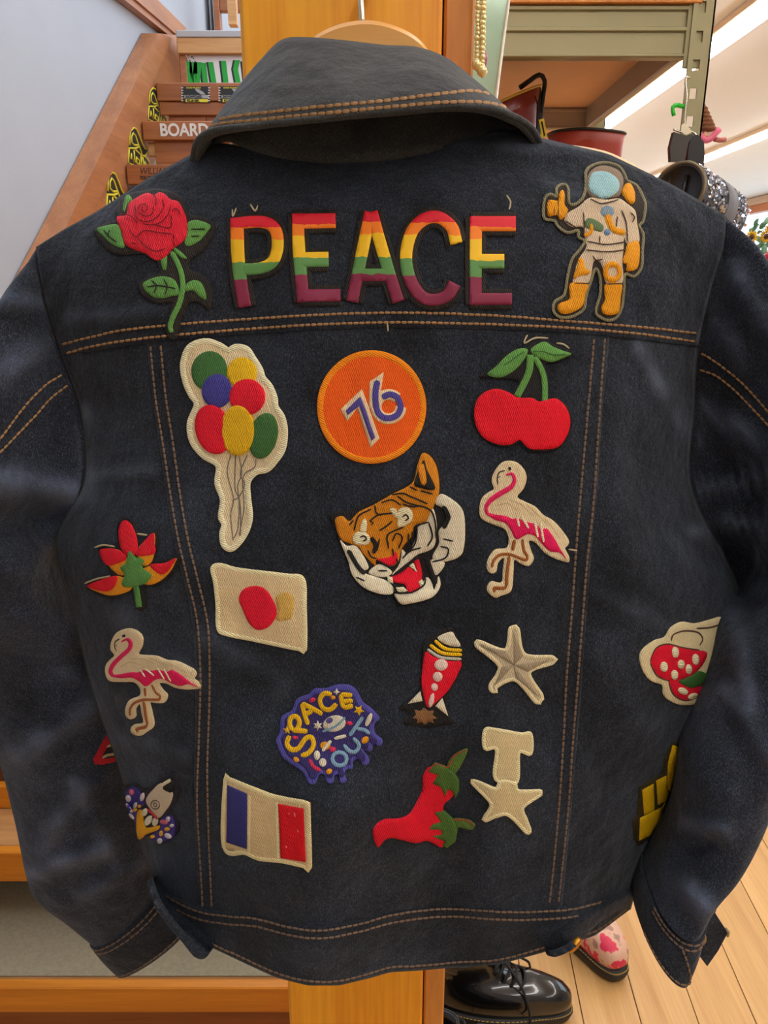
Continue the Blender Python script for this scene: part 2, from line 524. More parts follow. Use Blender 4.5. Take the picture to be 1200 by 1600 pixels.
# landing fascia with the white painted panel
LY = 3.48
za = lambda py: PY(275, py, LY).z
lx = PY(275, 60, LY).x
M['greytrim'] = plain('grey_painted_edge', rgb(160, 154, 152), 0.6, var=0.04)
box('landing_edge', (lx, LY, za(58)), (SW1, LY + 0.25, za(47)), M['greytrim'], st)
box('landing_fascia', (lx, LY + 0.004, za(83)), (SW1, LY + 0.03, za(58)), M['paleboard'], st)
box('landing_floor', (lx - 0.02, LY + 0.25, za(58)), (0.3, 6.0, za(50)), M['paleboard'], st)
M['signwhite'] = plain('white_sign_board', rgb(206, 200, 196), 0.6, var=0.04)
sign = box('sign_panel', (lx + 0.035, LY + 0.03, za(134)), (SW1, LY + 0.04, za(82)), M['signwhite'], st, bevel=0)
tag(sign, 'white painted panel with green brush lettering')
box('sign_jamb', (lx, LY + 0.025, za(134)), (lx + 0.03, LY + 0.045, za(83)), M['stringer'], st)
# wall-side stringer: wide board with a thicker cap along its upper edge
def sideboard(name, pts, X, th, m, par):
    return prism(name, [PX(a, b, X) for a, b in pts], Vector((-th, 0, 0)), m, par)
sideboard('stringer', [(70, 420), (101, 359), (248, 52), (285, 56), (300, 90), (280, 150), (262, 200), (235, 270), (190, 400), (180, 440)], -0.90, 0.055, M['stringer'], st)
sideboard('stringer_cap', [(60, 443), (101, 359), (248, 52), (270, 60), (150, 325), (95, 450)], -0.888, 0.068, M['stringer'], st)
prism('lower_stringer', [Vector((-0.915, 1.0, 0.0)), Vector((-0.915, 1.35, 0.0)), Vector((-0.915, 2.75, 1.45)), Vector((-0.915, 2.75, 1.85)), Vector((-0.915, 1.3, 0.5)), Vector((-0.915, 1.0, 0.2))], Vector((-0.04, 0, 0)), M['stringer'], st)

# beam along the wall at the edge of the upper floor
wb = empty('wall_beam', (-0.93, 3.2, 2.4), 'brown wooden beam running along the white wall above the stairs', 'beam')
sideboard('beam_face', [(100, -78), (195, 0), (268, 58), (276, 52), (213, 0), (125, -78)], -0.925, 0.03, M['stringer'], wb)
sideboard('beam_board', [(125, -78), (213, 0), (276, 54), (292, 45), (247, 0), (170, -78)], -0.915, 0.04, M['stringer'], wb)

# curtain and timber posts beyond the landing
M['curtain'] = plain('grey_curtain_cloth', rgb(150, 148, 152), 0.9, var=0.08, scale=8)
cv, cf = [], []
c0, c1 = PY(298, 0, 4.6).x, PY(336, 0, 4.6).x
for i in range(41):
    x = c0 + (c1 - c0) * i / 40
    y = 4.6 + 0.03 * math.sin(i * 0.95) + 0.012 * math.sin(i * 2.3)
    for z in (za(50) + 0.01, 3.4):
        cv.append((x, y, z))
for i in range(40):
    cf.append((2 * i, 2 * i + 2, 2 * i + 3, 2 * i + 1))
cur = mk('curtain', cv, cf, M['curtain'])
sm = cur.modifiers.new('thickness', 'SOLIDIFY'); sm.thickness = 0.004
tag(cur, 'grey hanging curtain beyond the upper landing', 'curtain')
rail = empty('banister', (-0.75, 4.2, 2.5), 'reddish brown banister post and pale strut above the landing', 'banister')
xa, xb = PY(334, 20, 4.2).x, PY(343, 20, 4.2).x
box('baluster', (xa, 4.2, za(50) + 0.001), (xb, 4.26, 3.3), M['stair'], rail)
xc = PY(352, 20, 4.2).x
slope = [PY(352, -40, 4.0), PY(366, -40, 4.0), PY(370, 38, 4.0), PY(357, 38, 4.0)]
prism('strut', slope, Vector((0, 0.05, 0)), M['paleboard'], rail)
box('cross_rail', (xb, 4.21, PY(345, 16, 4.2).z), (xb + 0.2, 4.25, PY(345, -20, 4.2).z), M['stair'], rail)

# ------------------------------------------------------------------ writing and stickers on the stairs
def text_mesh(name, body, size, origin, m, parent, sx=1.0, bold=0.0, shear=0.0, depth=0.0006, normal='-Y'):
    cu = bpy.data.curves.new(name, 'FONT')
    cu.body = body; cu.size = size; cu.extrude = depth; cu.offset = bold; cu.shear = shear
    tmp = bpy.data.objects.new('tmp_text', cu)
    COL.objects.link(tmp)
    dg = bpy.context.evaluated_depsgraph_get()
    me = bpy.data.meshes.new_from_object(tmp.evaluated_get(dg))
    bpy.data.objects.remove(tmp); bpy.data.curves.remove(cu)
    for v in me.vertices:
        x, y, z = v.co
        v.co = (origin[0] + x * sx, origin[1] - z, origin[2] + y)
    me.materials.clear(); me.materials.append(m)
    o = bpy.data.objects.new(name, me)
    COL.objects.link(o)
    return attach(o, parent, False)

M['ink_white'] = plain('off_white_lettering', rgb(206, 198, 188), 0.7, var=0.05)
M['ink_dark'] = plain('burnt_dark_lettering', rgb(62, 34, 20), 0.8, var=0.1)
M['ink_green'] = plain('green_spray_paint', rgb(20, 150, 46), 0.6, var=0.15, scale=60)
M['ink_black'] = plain('black_print', rgb(22, 21, 20), 0.6, var=0.05)
M['ink_yellow'] = plain('yellow_print', rgb(206, 190, 40), 0.6, var=0.05)
M['ink_grey'] = plain('grey_print', rgb(150, 148, 146), 0.6, var=0.1)
yB = Y1 + RUN - 0.0008
p = PY(250, 212, yB)
h = PY(250, 192, yB).z - p.z
text_mesh('lettering', 'BOARD', h * 1.36, p, M['ink_white'], st, 0.92, 0.0016)
yW = Y1 - 0.0008
p = PY(218, 272, yW); h = PY(218, 262, yW).z - p.z
text_mesh('lettering', 'WILLIAM DRI', h * 1.45, p, M['ink_dark'], st, 0.85, 0.0, 0.25)
p = PY(219, 280, yW); h = PY(219, 275, yW).z - p.z
text_mesh('lettering', 'YOU THAT DO', h * 1.4, p, M['ink_dark'], st, 0.8, 0.0008)
# green brush letters on the sign panel
yS = LY + 0.0295
def green_letter(pts, w=13):
    top = [PY(x - w / 2, y, yS) for x, y in pts]
    for q, (mm, off, dx) in enumerate(((M['ink_black'], 0.0, -3), (M['ink_green'], 0.0015, 0))):
        left = [PY(x - w / 2 + dx, y, yS - off) for x, y in pts]
        right = [PY(x + w / 2 + dx, y, yS - off) for x, y in pts]
        prism('brush_letter' if q else 'letter_shadow', left + right[::-1], Vector((0, 0.001, 0)), mm, st)
for pts in ([(293, 96), (297, 133)], [(302, 97), (303, 133)], [(309, 97), (306, 133)], [(318, 98), (321, 129)], [(329, 97), (334, 129)], [(349, 95), (353, 129)], [(371, 94), (368, 108), (372, 129)], [(382, 96), (386, 129)]):
    green_letter(pts, 12 if pts[0][0] < 312 else 8)
rr = random.Random(3)
for q in range(26):
    x, y = rr.uniform(287, 306), rr.uniform(87, 97)
    a = rr.uniform(0.4, 1.2)
    prism('spray_fleck', [PY(x - a, y, yS), PY(x, y - a, yS), PY(x + a, y, yS), PY(x, y + a, yS)], Vector((0, 0.0006, 0)), M['ink_black'], st)

# two printed stickers on the third tread
def flat(name, pts, y, m, par, th=0.0006):
    return prism(name, [PY(px, py, y) for px, py in pts], Vector((0, th, 0)), m, par)
yT = Y1 + 2 * RUN - 0.0006
for x0 in (284, 342):
    stk = flat('sticker', [(x0, 135), (x0 + 43, 135), (x0 + 45, 160), (x0 + 2, 160)], yT, M['ink_black'], st)
    tag(stk, 'black sticker with a wing and a yellow band')
    flat('sticker_band', [(x0 + 6, 155), (x0 + 41, 155), (x0 + 41, 159.5), (x0 + 6, 159.5)], yT - 0.001, M['ink_yellow'], stk)
    flat('sticker_stripe', [(x0 + 4, 148.5), (x0 + 42, 148.5), (x0 + 42, 153.5), (x0 + 4, 153.5)], yT - 0.001, M['ink_grey'], stk)
    flat('sticker_wing', [(x0 + 20, 138), (x0 + 26, 139), (x0 + 34, 144), (x0 + 37, 147.5), (x0 + 30, 147.5), (x0 + 23, 143)], yT - 0.001, M['ink_grey'], stk)
    for q in range(6):
        yq = 136 + q * 4
        for xx in (x0 - 1, x0 + 41):
            flat('sticker_edge', [(xx, yq), (xx + 4, yq + 1), (xx + 1, yq + 2.4)], yT - 0.0011, M['ink_white'], stk)
    p = PY(x0 + 8, 158.8, yT - 0.0015); h = PY(x0 + 8, 155.6, yT).z - p.z
    text_mesh('sticker_text', 'KLINIK', h * 1.4, p, M['ink_black'], stk, 1.5, 0.0006, depth=0.0002)
    p = PY(x0 + 6, 152.8, yT - 0.0015); h = PY(x0 + 6, 149.2, yT).z - p.z
    text_mesh('sticker_text', 'SNOWBOARD', h * 1.4, p, M['ink_black'], stk, 0.85, 0.0006, depth=0.0002)
    p = PY(x0 + 7, 138.2, yT - 0.0015); h = PY(x0 + 7, 136.0, yT).z - p.z
    text_mesh('sticker_text', 'AROUND THE WORLD', h * 1.3, p, M['ink_yellow'], stk, 0.8, 0.0002, depth=0.0002)

# black and yellow looped logo decals on the inner face of the stringer, one per step
def logo(ox, oy, s):
    """traced in a 1108x1600 frame over 45x65 px; ox, oy the top-left pixel"""
    def q(pts): return [(ox + x / 1108 * 45 * s, oy + yy / 1600 * 65 * s) for x, yy in pts]
    back = q([(210, 700), (215, 400), (270, 230), (350, 170), (440, 230), (540, 450), (640, 740), (760, 900), (850, 850), (910, 900), (850, 980), (770, 1190), (860, 1290), (890, 1480), (540, 1490), (300, 1480), (150, 1400), (180, 900)])
    d = sideboard('logo_decal', back, -0.8985, 0.001, M['ink_black'], st)
    tag(d, 'black and yellow looped lettering decal on the stringer')
    for ln in ([(210, 780), (205, 500), (240, 300), (345, 185), (440, 240), (540, 470), (640, 740), (740, 910), (860, 880), (880, 920), (760, 1140), (640, 1150), (560, 900), (460, 640), (400, 450), (330, 370), (270, 500), (270, 680), (370, 790), (510, 790)],
               [(180, 890), (400, 900), (530, 850)], [(390, 930), (560, 1090), (760, 1200), (860, 1330), (880, 1480)], [(190, 920), (160, 1390), (320, 1470), (350, 1400), (260, 1080), (250, 1270)],
               [(350, 960), (380, 1340), (550, 1470), (530, 1290), (440, 1200), (440, 1360)], [(590, 1130), (610, 1480)], [(650, 1190), (680, 1480)], [(720, 1480), (720, 1350), (800, 1480)]):
        pp = [PX(a, b, -0.8982) for a, b in q(ln)]
        tube('logo_line', pp, 0.0030 * s, M['ink_yellow'], d, seg=5)
logo(225, 130, 1.0)
logo(193, 191, 1.12)
logo(158, 260, 1.22)

# ================================================================== THE JACKET
jacket = empty('denim_jacket', (0, 0.47, 0.86), 'dark indigo denim jacket covered in embroidered patches hanging on a wooden post', 'jacket')

# rows of the back traced left to right: outline points, then the x of the two long seams
ROWS = [
    ([(56, 386), (100, 358), (150, 331), (230, 279), (300, 240), (345, 222), (390, 232), (440, 243), (520, 248), (620, 242), (700, 226), (770, 203), (800, 203), (845, 215), (950, 240), (1050, 288), (1135, 338)], 222, 955),
    ([(60, 420), (200, 345), (400, 322), (600, 318), (800, 318), (960, 340), (1130, 388)], 223, 954),
    ([(72, 478), (200, 440), (400, 425), (600, 420), (800, 422), (960, 432), (1110, 456)], 225, 953),
    ([(96, 556), (150, 548), (230, 536), (350, 525), (480, 516), (600, 512), (700, 513), (800, 516), (900, 521), (1000, 530), (1091, 542)], 229, 952),
    ([(125, 640), (400, 625), (700, 622), (1085, 640)], 240, 942),
    ([(131, 750), (400, 745), (700, 745), (1082, 765)], 256, 934),
    ([(86, 850), (278, 850), (915, 850), (1040, 868), (1150, 904)], 272, 925),
    ([(115, 960), (600, 962), (1162, 972)], 298, 916),
    ([(144, 1080), (600, 1080), (1136, 1088)], 305, 908),
    ([(185, 1200), (600, 1205), (1076, 1203)], 303, 898),
    ([(216, 1310), (600, 1325), (1020, 1312)], 304, 888),
    ([(240, 1376), (262, 1398), (310, 1420), (360, 1428), (400, 1431), (450, 1444), (500, 1450), (560, 1440), (620, 1424), (700, 1416), (800, 1421), (880, 1418), (920, 1411), (960, 1398), (996, 1382)], 312, 878),
    ([(248, 1400), (285, 1440), (325, 1478), (380, 1504), (430, 1527), (480, 1540), (530, 1540), (580, 1528), (610, 1519), (650, 1517), (720, 1511), (780, 1507), (850, 1488), (930, 1462), (986, 1420)], 335, 872),
]
YOKE, WAIST, HEM = 3, 11, 12
ridges = [  # x0, y0, x1, y1, width px, height m (towards the viewer)
    (995, 545, 1085, 690, 15, 0.0045), (640, 212, 905, 240, 16, 0.0035), (860, 300, 1010, 330, 22, 0.002),
    (110, 500, 245, 492, 13, 0.003), (132, 640, 140, 780, 13, 0.0045), (140, 742, 235, 738, 12, 0.003),
    (500, 1250, 490, 1560, 85, 0.012), (690, 1250, 690, 1560, 70, -0.006), (560, 960, 548, 1250, 60, 0.004),
    (770, 900, 775, 1420, 45, 0.003), (330, 1000, 430, 1070, 22, 0.003), (420, 640, 460, 1000, 50, 0.003),
    (1030, 850, 985, 700, 22, -0.003), (1110, 880, 1040, 820, 14, -0.004), (960, 620, 980, 900, 30, 0.003),
    (190, 960, 300, 1060, 22, 0.0025), (170, 1150, 290, 1180, 15, 0.003), (200, 1220, 300, 1330, 20, -0.003),
    (930, 1010, 1010, 1180, 34, 0.003), (640, 560, 700, 720, 40, -0.002), (350, 560, 420, 530, 30, -0.002),
    (900, 1200, 960, 1330, 26, 0.003), (620, 1150, 640, 1400, 30, 0.0025), (380, 1120, 400, 1420, 34, 0.003),
    (230, 330, 120, 440, 40, 0.003), (960, 400, 1060, 480, 40, 0.003), (450, 270, 470, 480, 40, 0.002), (700, 260, 720, 470, 40, 0.002),
    (100, 1050, 215, 1110, 14, 0.0025), (1050, 980, 930, 930, 16, 0.002), (700, 960, 640, 930, 26, 0.002),
    (-60, 742, 112, 772, 22, 0.010), (-60, 860, 100, 800, 30, -0.012), (-20, 600, 70, 540, 20, 0.004), (10, 470, 70, 470, 14, 0.004),
    (-30, 960, 90, 990, 24, 0.003), (30, 1180, 150, 1100, 22, 0.004), (60, 1330, 130, 1230, 16, 0.005), (110, 1220, 200, 1390, 10, 0.003),
    (50, 1365, 160, 1330, 16, 0.006), (130, 1400, 240, 1340, 14, 0.003),
    (1085, 832, 1137, 817, 11, 0.007), (1137, 817, 1215, 832, 12, 0.007), (1100, 640, 1215, 712, 15, 0.006), (1088, 765, 1215, 742, 13, 0.005),
    (1095, 700, 1215, 790, 16, -0.005), (1100, 870, 1220, 900, 24, -0.010), (1110, 500, 1160, 560, 14, 0.004), (1150, 430, 1200, 520, 20, 0.004),
    (1130, 400, 1115, 470, 9, -0.003), (1150, 960, 1172, 1110, 16, 0.004), (1130, 1080, 1200, 1180, 16, 0.004), (1040, 1280, 1130, 1300, 14, 0.004),
    (1075, 1390, 1100, 1420, 20, 0.006), (1060, 1345, 1110, 1320, 10, -0.004),
]
RA = np.array(ridges)

def ridge(px, py):
    ax, ay, bx, by, w, h = RA.T
    dx, dy = bx - ax, by - ay
    t = np.clip(((px - ax) * dx + (py - ay) * dy) / (dx * dx + dy * dy), 0, 1)
    d2 = (px - ax - t * dx) ** 2 + (py - ay - t * dy) ** 2
    end = 1.0
    return float(np.sum(h * np.exp(-d2 / (w * w))))

SHARP = RA[:, 4] < 23
def crease(px, py):
    ax, ay, bx, by, w, h = RA[SHARP].T
    w = w * 0.8
    dx, dy = bx - ax, by - ay
    t = np.clip(((px - ax) * dx + (py - ay) * dy) / (dx * dx + dy * dy), 0, 1)
    d2 = (px - ax - t * dx) ** 2 + (py - ay - t * dy) ** 2
    return max(0.0, min(1.0, float(np.sum(np.maximum(h, 0) * np.exp(-d2 / (w * w)))) / 0.006))

def crinkle(x, z, seed=0.0):
    p = Vector((x, seed, z))
    a = noise.noise(p * 11.0) * 0.0050
    b = noise.noise(Vector((x * 26, seed + 3, z * 18))) * 0.0026
    c = noise.noise(Vector((x * 60, seed + 7, z * 48))) * 0.0008
    return a + b + c

def row_at(i, u):
    """u in 0..3 : left edge, left seam, right seam, right edge"""
    pts, a, b = ROWS[i]
    xs = (pts[0][0], a, b, pts[-1][0])
    k = min(2, int(u))
    x = xs[k] + (xs[k + 1] - xs[k]) * (u - k)
    y = np.interp(x, [p[0] for p in pts], [p[1] for p in pts])
    return np.array((x, y))

NU = (26, 110, 26)
US = [q / NU[0] for q in range(NU[0])] + [1 + q / NU[1] for q in range(NU[1])] + [2 + q / NU[2] for q in range(NU[2] + 1)]
VS = []
SUB = [12, 14, 14, 16, 20, 18, 18, 20, 20, 18, 14, 18]
for i in range(len(ROWS) - 1):
    for k in range(SUB[i]):
        VS.append(i + k / SUB[i])
VS.append(len(ROWS) - 1.0)

def back_Y(px, py, s, v):
    t = min(1.0, max(0.0, (py - 250) / 1230.0))
    t = t * t * (3 - 2 * t) * 0.4 + t * 0.6
    Y = 0.520 - 0.10 * t
    Y += 0.014 * s * s + 0.050 * abs(s) ** 7 * (1.0 if v > 4 else 0.35 + 0.65 * max(0.0, v) / 4)
    if v < 3:
        Y += 0.040 * (1 - v / 3) ** 2.6 * (1 - 0.7 * abs(s) ** 3) + 0.006 * s * s * (1 - v / 3)
    return Y

ctrl = np.array([[row_at(i, u) for u in US] for i in range(len(ROWS))])   # rows x cols x 2
def spline_rows(v):
    i = min(len(ROWS) - 2, int(v)); t = v - i
    if i >= WAIST or v <= 0.0001:
        return ctrl[i] * (1 - t) + ctrl[i + 1] * t
    p1, p2 = ctrl[i], ctrl[i + 1]
    p0 = ctrl[i - 1] if i > 0 else 2 * p1 - p2
    p3 = ctrl[i + 2] if i + 2 <= WAIST else 2 * p2 - p1
    m1 = (p2 - p0) / 2; m2 = (p3 - p1) / 2
    return (2 * t**3 - 3 * t**2 + 1) * p1 + (t**3 - 2 * t**2 + t) * m1 + (-2 * t**3 + 3 * t**2) * p2 + (t**3 - t**2) * m2

grid_px = np.array([spline_rows(v) for v in VS])
# soften the piecewise-linear outline rows sideways
for _ in range(2):
    g2 = grid_px.copy()
    g2[:, 1:-1] = 0.5 * grid_px[:, 1:-1] + 0.25 * (grid_px[:, :-2] + grid_px[:, 2:])
    g2[:, NU[0]] = grid_px[:, NU[0]]; g2[:, NU[0] + NU[1]] = grid_px[:, NU[0] + NU[1]]
    grid_px = g2
nV, nU = grid_px.shape[:2]
G = [[None] * nU for _ in range(nV)]
FOLD_HIGHLIGHT = np.zeros((nV, nU))  # strength of the highlights painted on the sharp folds
for r in range(nV):
    xl, xr = grid_px[r, 0, 0], grid_px[r, -1, 0]
    for c in range(nU):
        px, py = grid_px[r, c]
        s = 2 * (px - xl) / (xr - xl) - 1
        Y = back_Y(px, py, s, VS[r])
        p0 = PY(px, py, Y)
        edge = 1 - abs(s) ** 6
        Y -= (1.35 * ridge(px, py) + crinkle(p0.x, p0.z)) * max(0.15, edge)
        G[r][c] = PY(px, py, Y)
        FOLD_HIGHLIGHT[r, c] = crease(px, py) * max(0.0, 0.36 + 0.7 * noise.noise(Vector((p0.x * 40, 2.0, p0.z * 40))))

def panel(name, r0, r1, c0, c1, proud, m, thick=0.0022, label=None):
    V = []; Fc = []
    w = c1 - c0 + 1
    for r in range(r0, r1 + 1):
        for c in range(c0, c1 + 1):
            p = G[r][c]
            V.append(p + (EYE - p).normalized() * proud)
    for r in range(r1 - r0):
        for c in range(w - 1):
            a = r * w + c
            Fc.append((a, a + w, a + w + 1, a + 1))
    o = mk(name, V, Fc, m, jacket)
    wa = o.data.attributes.new('fold_highlight', 'FLOAT', 'POINT')
    wa.data.foreach_set('value', FOLD_HIGHLIGHT[r0:r1 + 1, c0:c1 + 1].ravel())
    sd = o.modifiers.new('cloth_thickness', 'SOLIDIFY'); sd.thickness = thick; sd.offset = -1.0
    if label: o['label'] = label
    return o

rY = sum(SUB[:YOKE]); rW = sum(SUB[:WAIST]); rH = nV - 1
cL, cR, cE = NU[0], NU[0] + NU[1], nU - 1
panel('yoke', 0, rY, 0, cE, 0.0016, M['denim'], label='dark denim shoulder yoke')
panel('back_panel', rY - 1, rW + 1, cL, cR, 0.0010, M['denim'], label='centre back panel of dark denim')
panel('side_panel', rY - 1, rW + 1, 0, cL + 1, 0.0, M['denim'], label='left side panel of dark denim')
panel('side_panel', rY - 1, rW + 1, cR - 1, cE, 0.0, M['denim'], label='right side panel of dark denim')
panel('waistband', rW, rH, 0, cE, 0.0024, M['denim'], 0.004, label='wavy denim waistband')

# front of the jacket: closes the body behind
V = []; Fc = []
NF = 24
for r in range(nV):
    a, b = G[r][0], G[r][-1]
    for c in range(NF + 1):
        s = 2 * c / NF - 1
        p = a.lerp(b, c / NF)
        yb = max(a.y, b.y)
        p.y = p.y + (0.045 if VS[r] > 2 else 0.012 + 0.0165 * VS[r]) * (1 - s ** 4)
        if VS[r] < 1.2: p.z -= (1.2 - VS[r]) * 0.01
        V.append(p)
for r in range(nV - 1):
    for c in range(NF):
        i = r * (NF + 1) + c
        Fc.append((i, i + 1, i + NF + 2, i + NF + 1))
fr = mk('front_panel', V, Fc, M['denim_in'], jacket)
sd = fr.modifiers.new('cloth_thickness', 'SOLIDIFY'); sd.thickness = 0.002

BODYV = [p + (EYE - p).normalized() * (0.0016 if r <= rY else (0.0024 if r >= rW else (0.001 if cL <= c <= cR else 0.0))) for r in range(nV) for c, p in enumerate(G[r])]
BODYF = [(r * nU + c, (r + 1) * nU + c, (r + 1) * nU + c + 1, r * nU + c + 1) for r in range(nV - 1) for c in range(nU - 1)]
BODY = BVHTree.FromPolygons(BODYV, BODYF)

# ------------------------------------------------------------------ sewing helpers: pixels cast on to the cloth
def hit(px, py, tree):
    d = ray(px, py).normalized()
    loc, nrm, idx, dist = tree.ray_cast(EYE, d)
    if loc is None:
        q = tree.find_nearest(EYE + d * 0.55)
        loc, nrm = q[0], q[1]
        k = (loc - EYE).length
        loc = EYE + d * k
    if nrm.dot(d) > 0: nrm = -nrm
    return loc, nrm

def stitches(pts, tree, m, parent, name='topstitch', dash=8.5, gap=0.9, w=0.00085, h=0.0009, lift=0.0006, smooth=True):
    P = np.array(cat(pts, False, 2.0) if smooth else pts)
    d = np.concatenate([[0], np.cumsum(np.linalg.norm(P[1:] - P[:-1], axis=1))])
    V = []; Fc = []
    x = 0.0
    while x + dash < d[-1]:
        jit = random.uniform(-0.6, 0.6)
        ends = []
        for q in (x, x + dash * 0.5, x + dash):
            px, py = np.interp(q, d, P[:, 0]), np.interp(q, d, P[:, 1])
            ends.append(hit(px, py + jit * 0.4, tree) + (tree.ray_cast(EYE, ray(px, py).normalized())[0] is None,))
        if any(e[2] for e in ends):
            x += dash + gap
            continue
        (a, na, _), (mid, nm, _), (b, nb, _) = ends
        t = (b - a).normalized()
        sd_ = t.cross(nm).normalized()
        i0 = len(V)
        for p, nn, ww, hh in ((a, na, 0.35, 0.1), (a.lerp(mid, 0.4), nm, 1, 0.85), (mid.lerp(b, 0.6), nm, 1, 0.85), (b, nb, 0.35, 0.1)):
            V += [p - sd_ * w * ww + nn * (lift - 0.0004), p + sd_ * w * ww + nn * (lift - 0.0004), p + nn * (lift + h * hh)]
        for k in range(3):
            q = i0 + 3 * k
            Fc += [(q, q + 2, q + 5, q + 3), (q + 2, q + 1, q + 4, q + 5)]
        x += dash + gap
    o = mk(name, V, Fc, m, parent)
    o['kind'] = 'stuff'
    return o

# ------------------------------------------------------------------ sleeves
NRING = 64
def sleeve(rings, armhole, m, seed, flip):
    """rings: (outer px, inner px, Y, half thickness). First ring follows the armhole."""
    half = NRING // 2
    K = []
    # armhole ring: near half on the body edge, far half behind it
    A = [Vector(p) for p in armhole]
    idx = np.linspace(0, len(A) - 1, half + 1)
    near = [A[int(math.floor(i))].lerp(A[min(len(A) - 1, int(math.floor(i)) + 1)], i - math.floor(i)) for i in idx]
    ring = [p + Vector((0, 0.002, 0)) for p in near]
    for k in range(half - 1, 0, -1):
        ring.append(near[k] + Vector((0, 0.075 * math.sin(math.pi * k / half), 0)))
    K.append(ring)
    for (o, i, Y, th) in rings:
        O, I = PY(o[0], o[1], Y), PY(i[0], i[1], Y)
        C = (O + I) / 2
        ring = []
        for k in range(NRING):
            a = 2 * math.pi * k / NRING
            ca, sa = math.cos(a), math.sin(a)
            sa_ = math.copysign(abs(sa) ** 0.85, sa)
            ring.append(C + (O - C) * ca + Vector((0, -1, -0.12)) * (th * sa_))
        K.append(ring)
    K = np.array([[tuple(p) for p in r] for r in K])
    SUBR = 16
    out = []
    n = len(K)
    for i in range(n - 1):
        p1, p2 = K[i], K[i + 1]
        p0 = K[i - 1] if i > 0 else p1
        p3 = K[i + 2] if i + 2 < n else 2 * p2 - p1
        for k in range(SUBR):
            t = k / SUBR
            m1 = (p2 - p0) / 2; m2 = (p3 - p1) / 2
            out.append((2 * t**3 - 3 * t**2 + 1) * p1 + (t**3 - 2 * t**2 + t) * m1 + (-2 * t**3 + 3 * t**2) * p2 + (t**3 - t**2) * m2)
    out.append(K[-1])
    V = []; fold_highlight = []
    for ri, r in enumerate(out):
        for k in range(NRING):
            p = Vector(r[k])
            f = math.sin(2 * math.pi * k / NRING)
            wr = 0.0
            if f > 0 and ri > 2:
                px, py = proj(p)
                wr = crease(px, py) * max(0.0, 0.42 + 0.7 * noise.noise(Vector((p.x * 40, 5.0, p.z * 40))))
                d = ridge(px, py) * 1.7 + crinkle(p.x, p.z, seed) * 2.2
                dr = (EYE - p).normalized()
                p = p + dr * (d * min(1.0, f * 2.0) * min(1.0, ri / 10))
            V.append(p); fold_highlight.append(wr)
    Fc = []
    for i in range(len(out) - 1):
        for k in range(NRING):
            a, b = i * NRING + k, i * NRING + (k + 1) % NRING
            q = (a, b, b + NRING, a + NRING)
            Fc.append(q if flip else q[::-1])
    o = mk('sleeve', V, Fc, m, jacket)
    wa = o.data.attributes.new('fold_highlight', 'FLOAT', 'POINT')
    wa.data.foreach_set('value', fold_highlight)
    sd = o.modifiers.new('cloth_thickness', 'SOLIDIFY'); sd.thickness = 0.002; sd.offset = -1.0
    return o, V, Fc, [Vector(p) for p in out[-1]]

rA = sum(SUB[:6])
arm_L = [G[r][0] for r in range(0, rA + 1)]
arm_R = [G[r][-1] for r in range(0, rA + 1)]
SL = [((34, 425), (98, 842), .556, .036), ((4, 478), (92, 856), .554, .055), ((-40, 590), (88, 880), .552, .068), ((-72, 740), (105, 935), .555, .060),
      ((-78, 900), (150, 1005), .562, .048), ((-48, 1030), (186, 1090), .568, .044), ((0, 1142), (212, 1160), .570, .044), ((30, 1255), (228, 1255), .570, .044),
      ((47, 1340), (238, 1325), .568, .043), ((60, 1378), (242, 1352), .566, .038), ((100, 1417), (245, 1372), .564, .031), ((146, 1462), (248, 1394), .562, .024)]
SR = [((1158, 362), (1140, 890), .552, .036), ((1190, 408), (1146, 904), .542, .056), ((1240, 530), (1150, 925), .525, .070), ((1274, 700), (1146, 950), .505, .066),
      ((1284, 850), (1132, 985), .488, .056), ((1276, 1000), (1122, 1048), .475, .048), ((1242, 1110), (1100, 1112), .466, .046), ((1203, 1187), (1074, 1178), .460, .046),
      ((1168, 1258), (1068, 1245), .456, .046), ((1140, 1305), (1058, 1305), .454, .044), ((1104, 1345), (1040, 1347), .452, .043), ((1084, 1387), (1016, 1392), .450, .042)]
sl_o, slV, slF, slEnd = sleeve(SL, arm_L, M['denim_sleeve'], 1.7, False)
tag(sl_o, 'left sleeve hanging behind the jacket body')
sr_o, srV, srF, srEnd = sleeve(SR, arm_R, M['denim_sleeve'], 4.1, True)
tag(sr_o, 'right sleeve hanging in front of the jacket side')
BSL = BVHTree.FromPolygons(slV, slF)
BSR = BVHTree.FromPolygons(srV, srF)

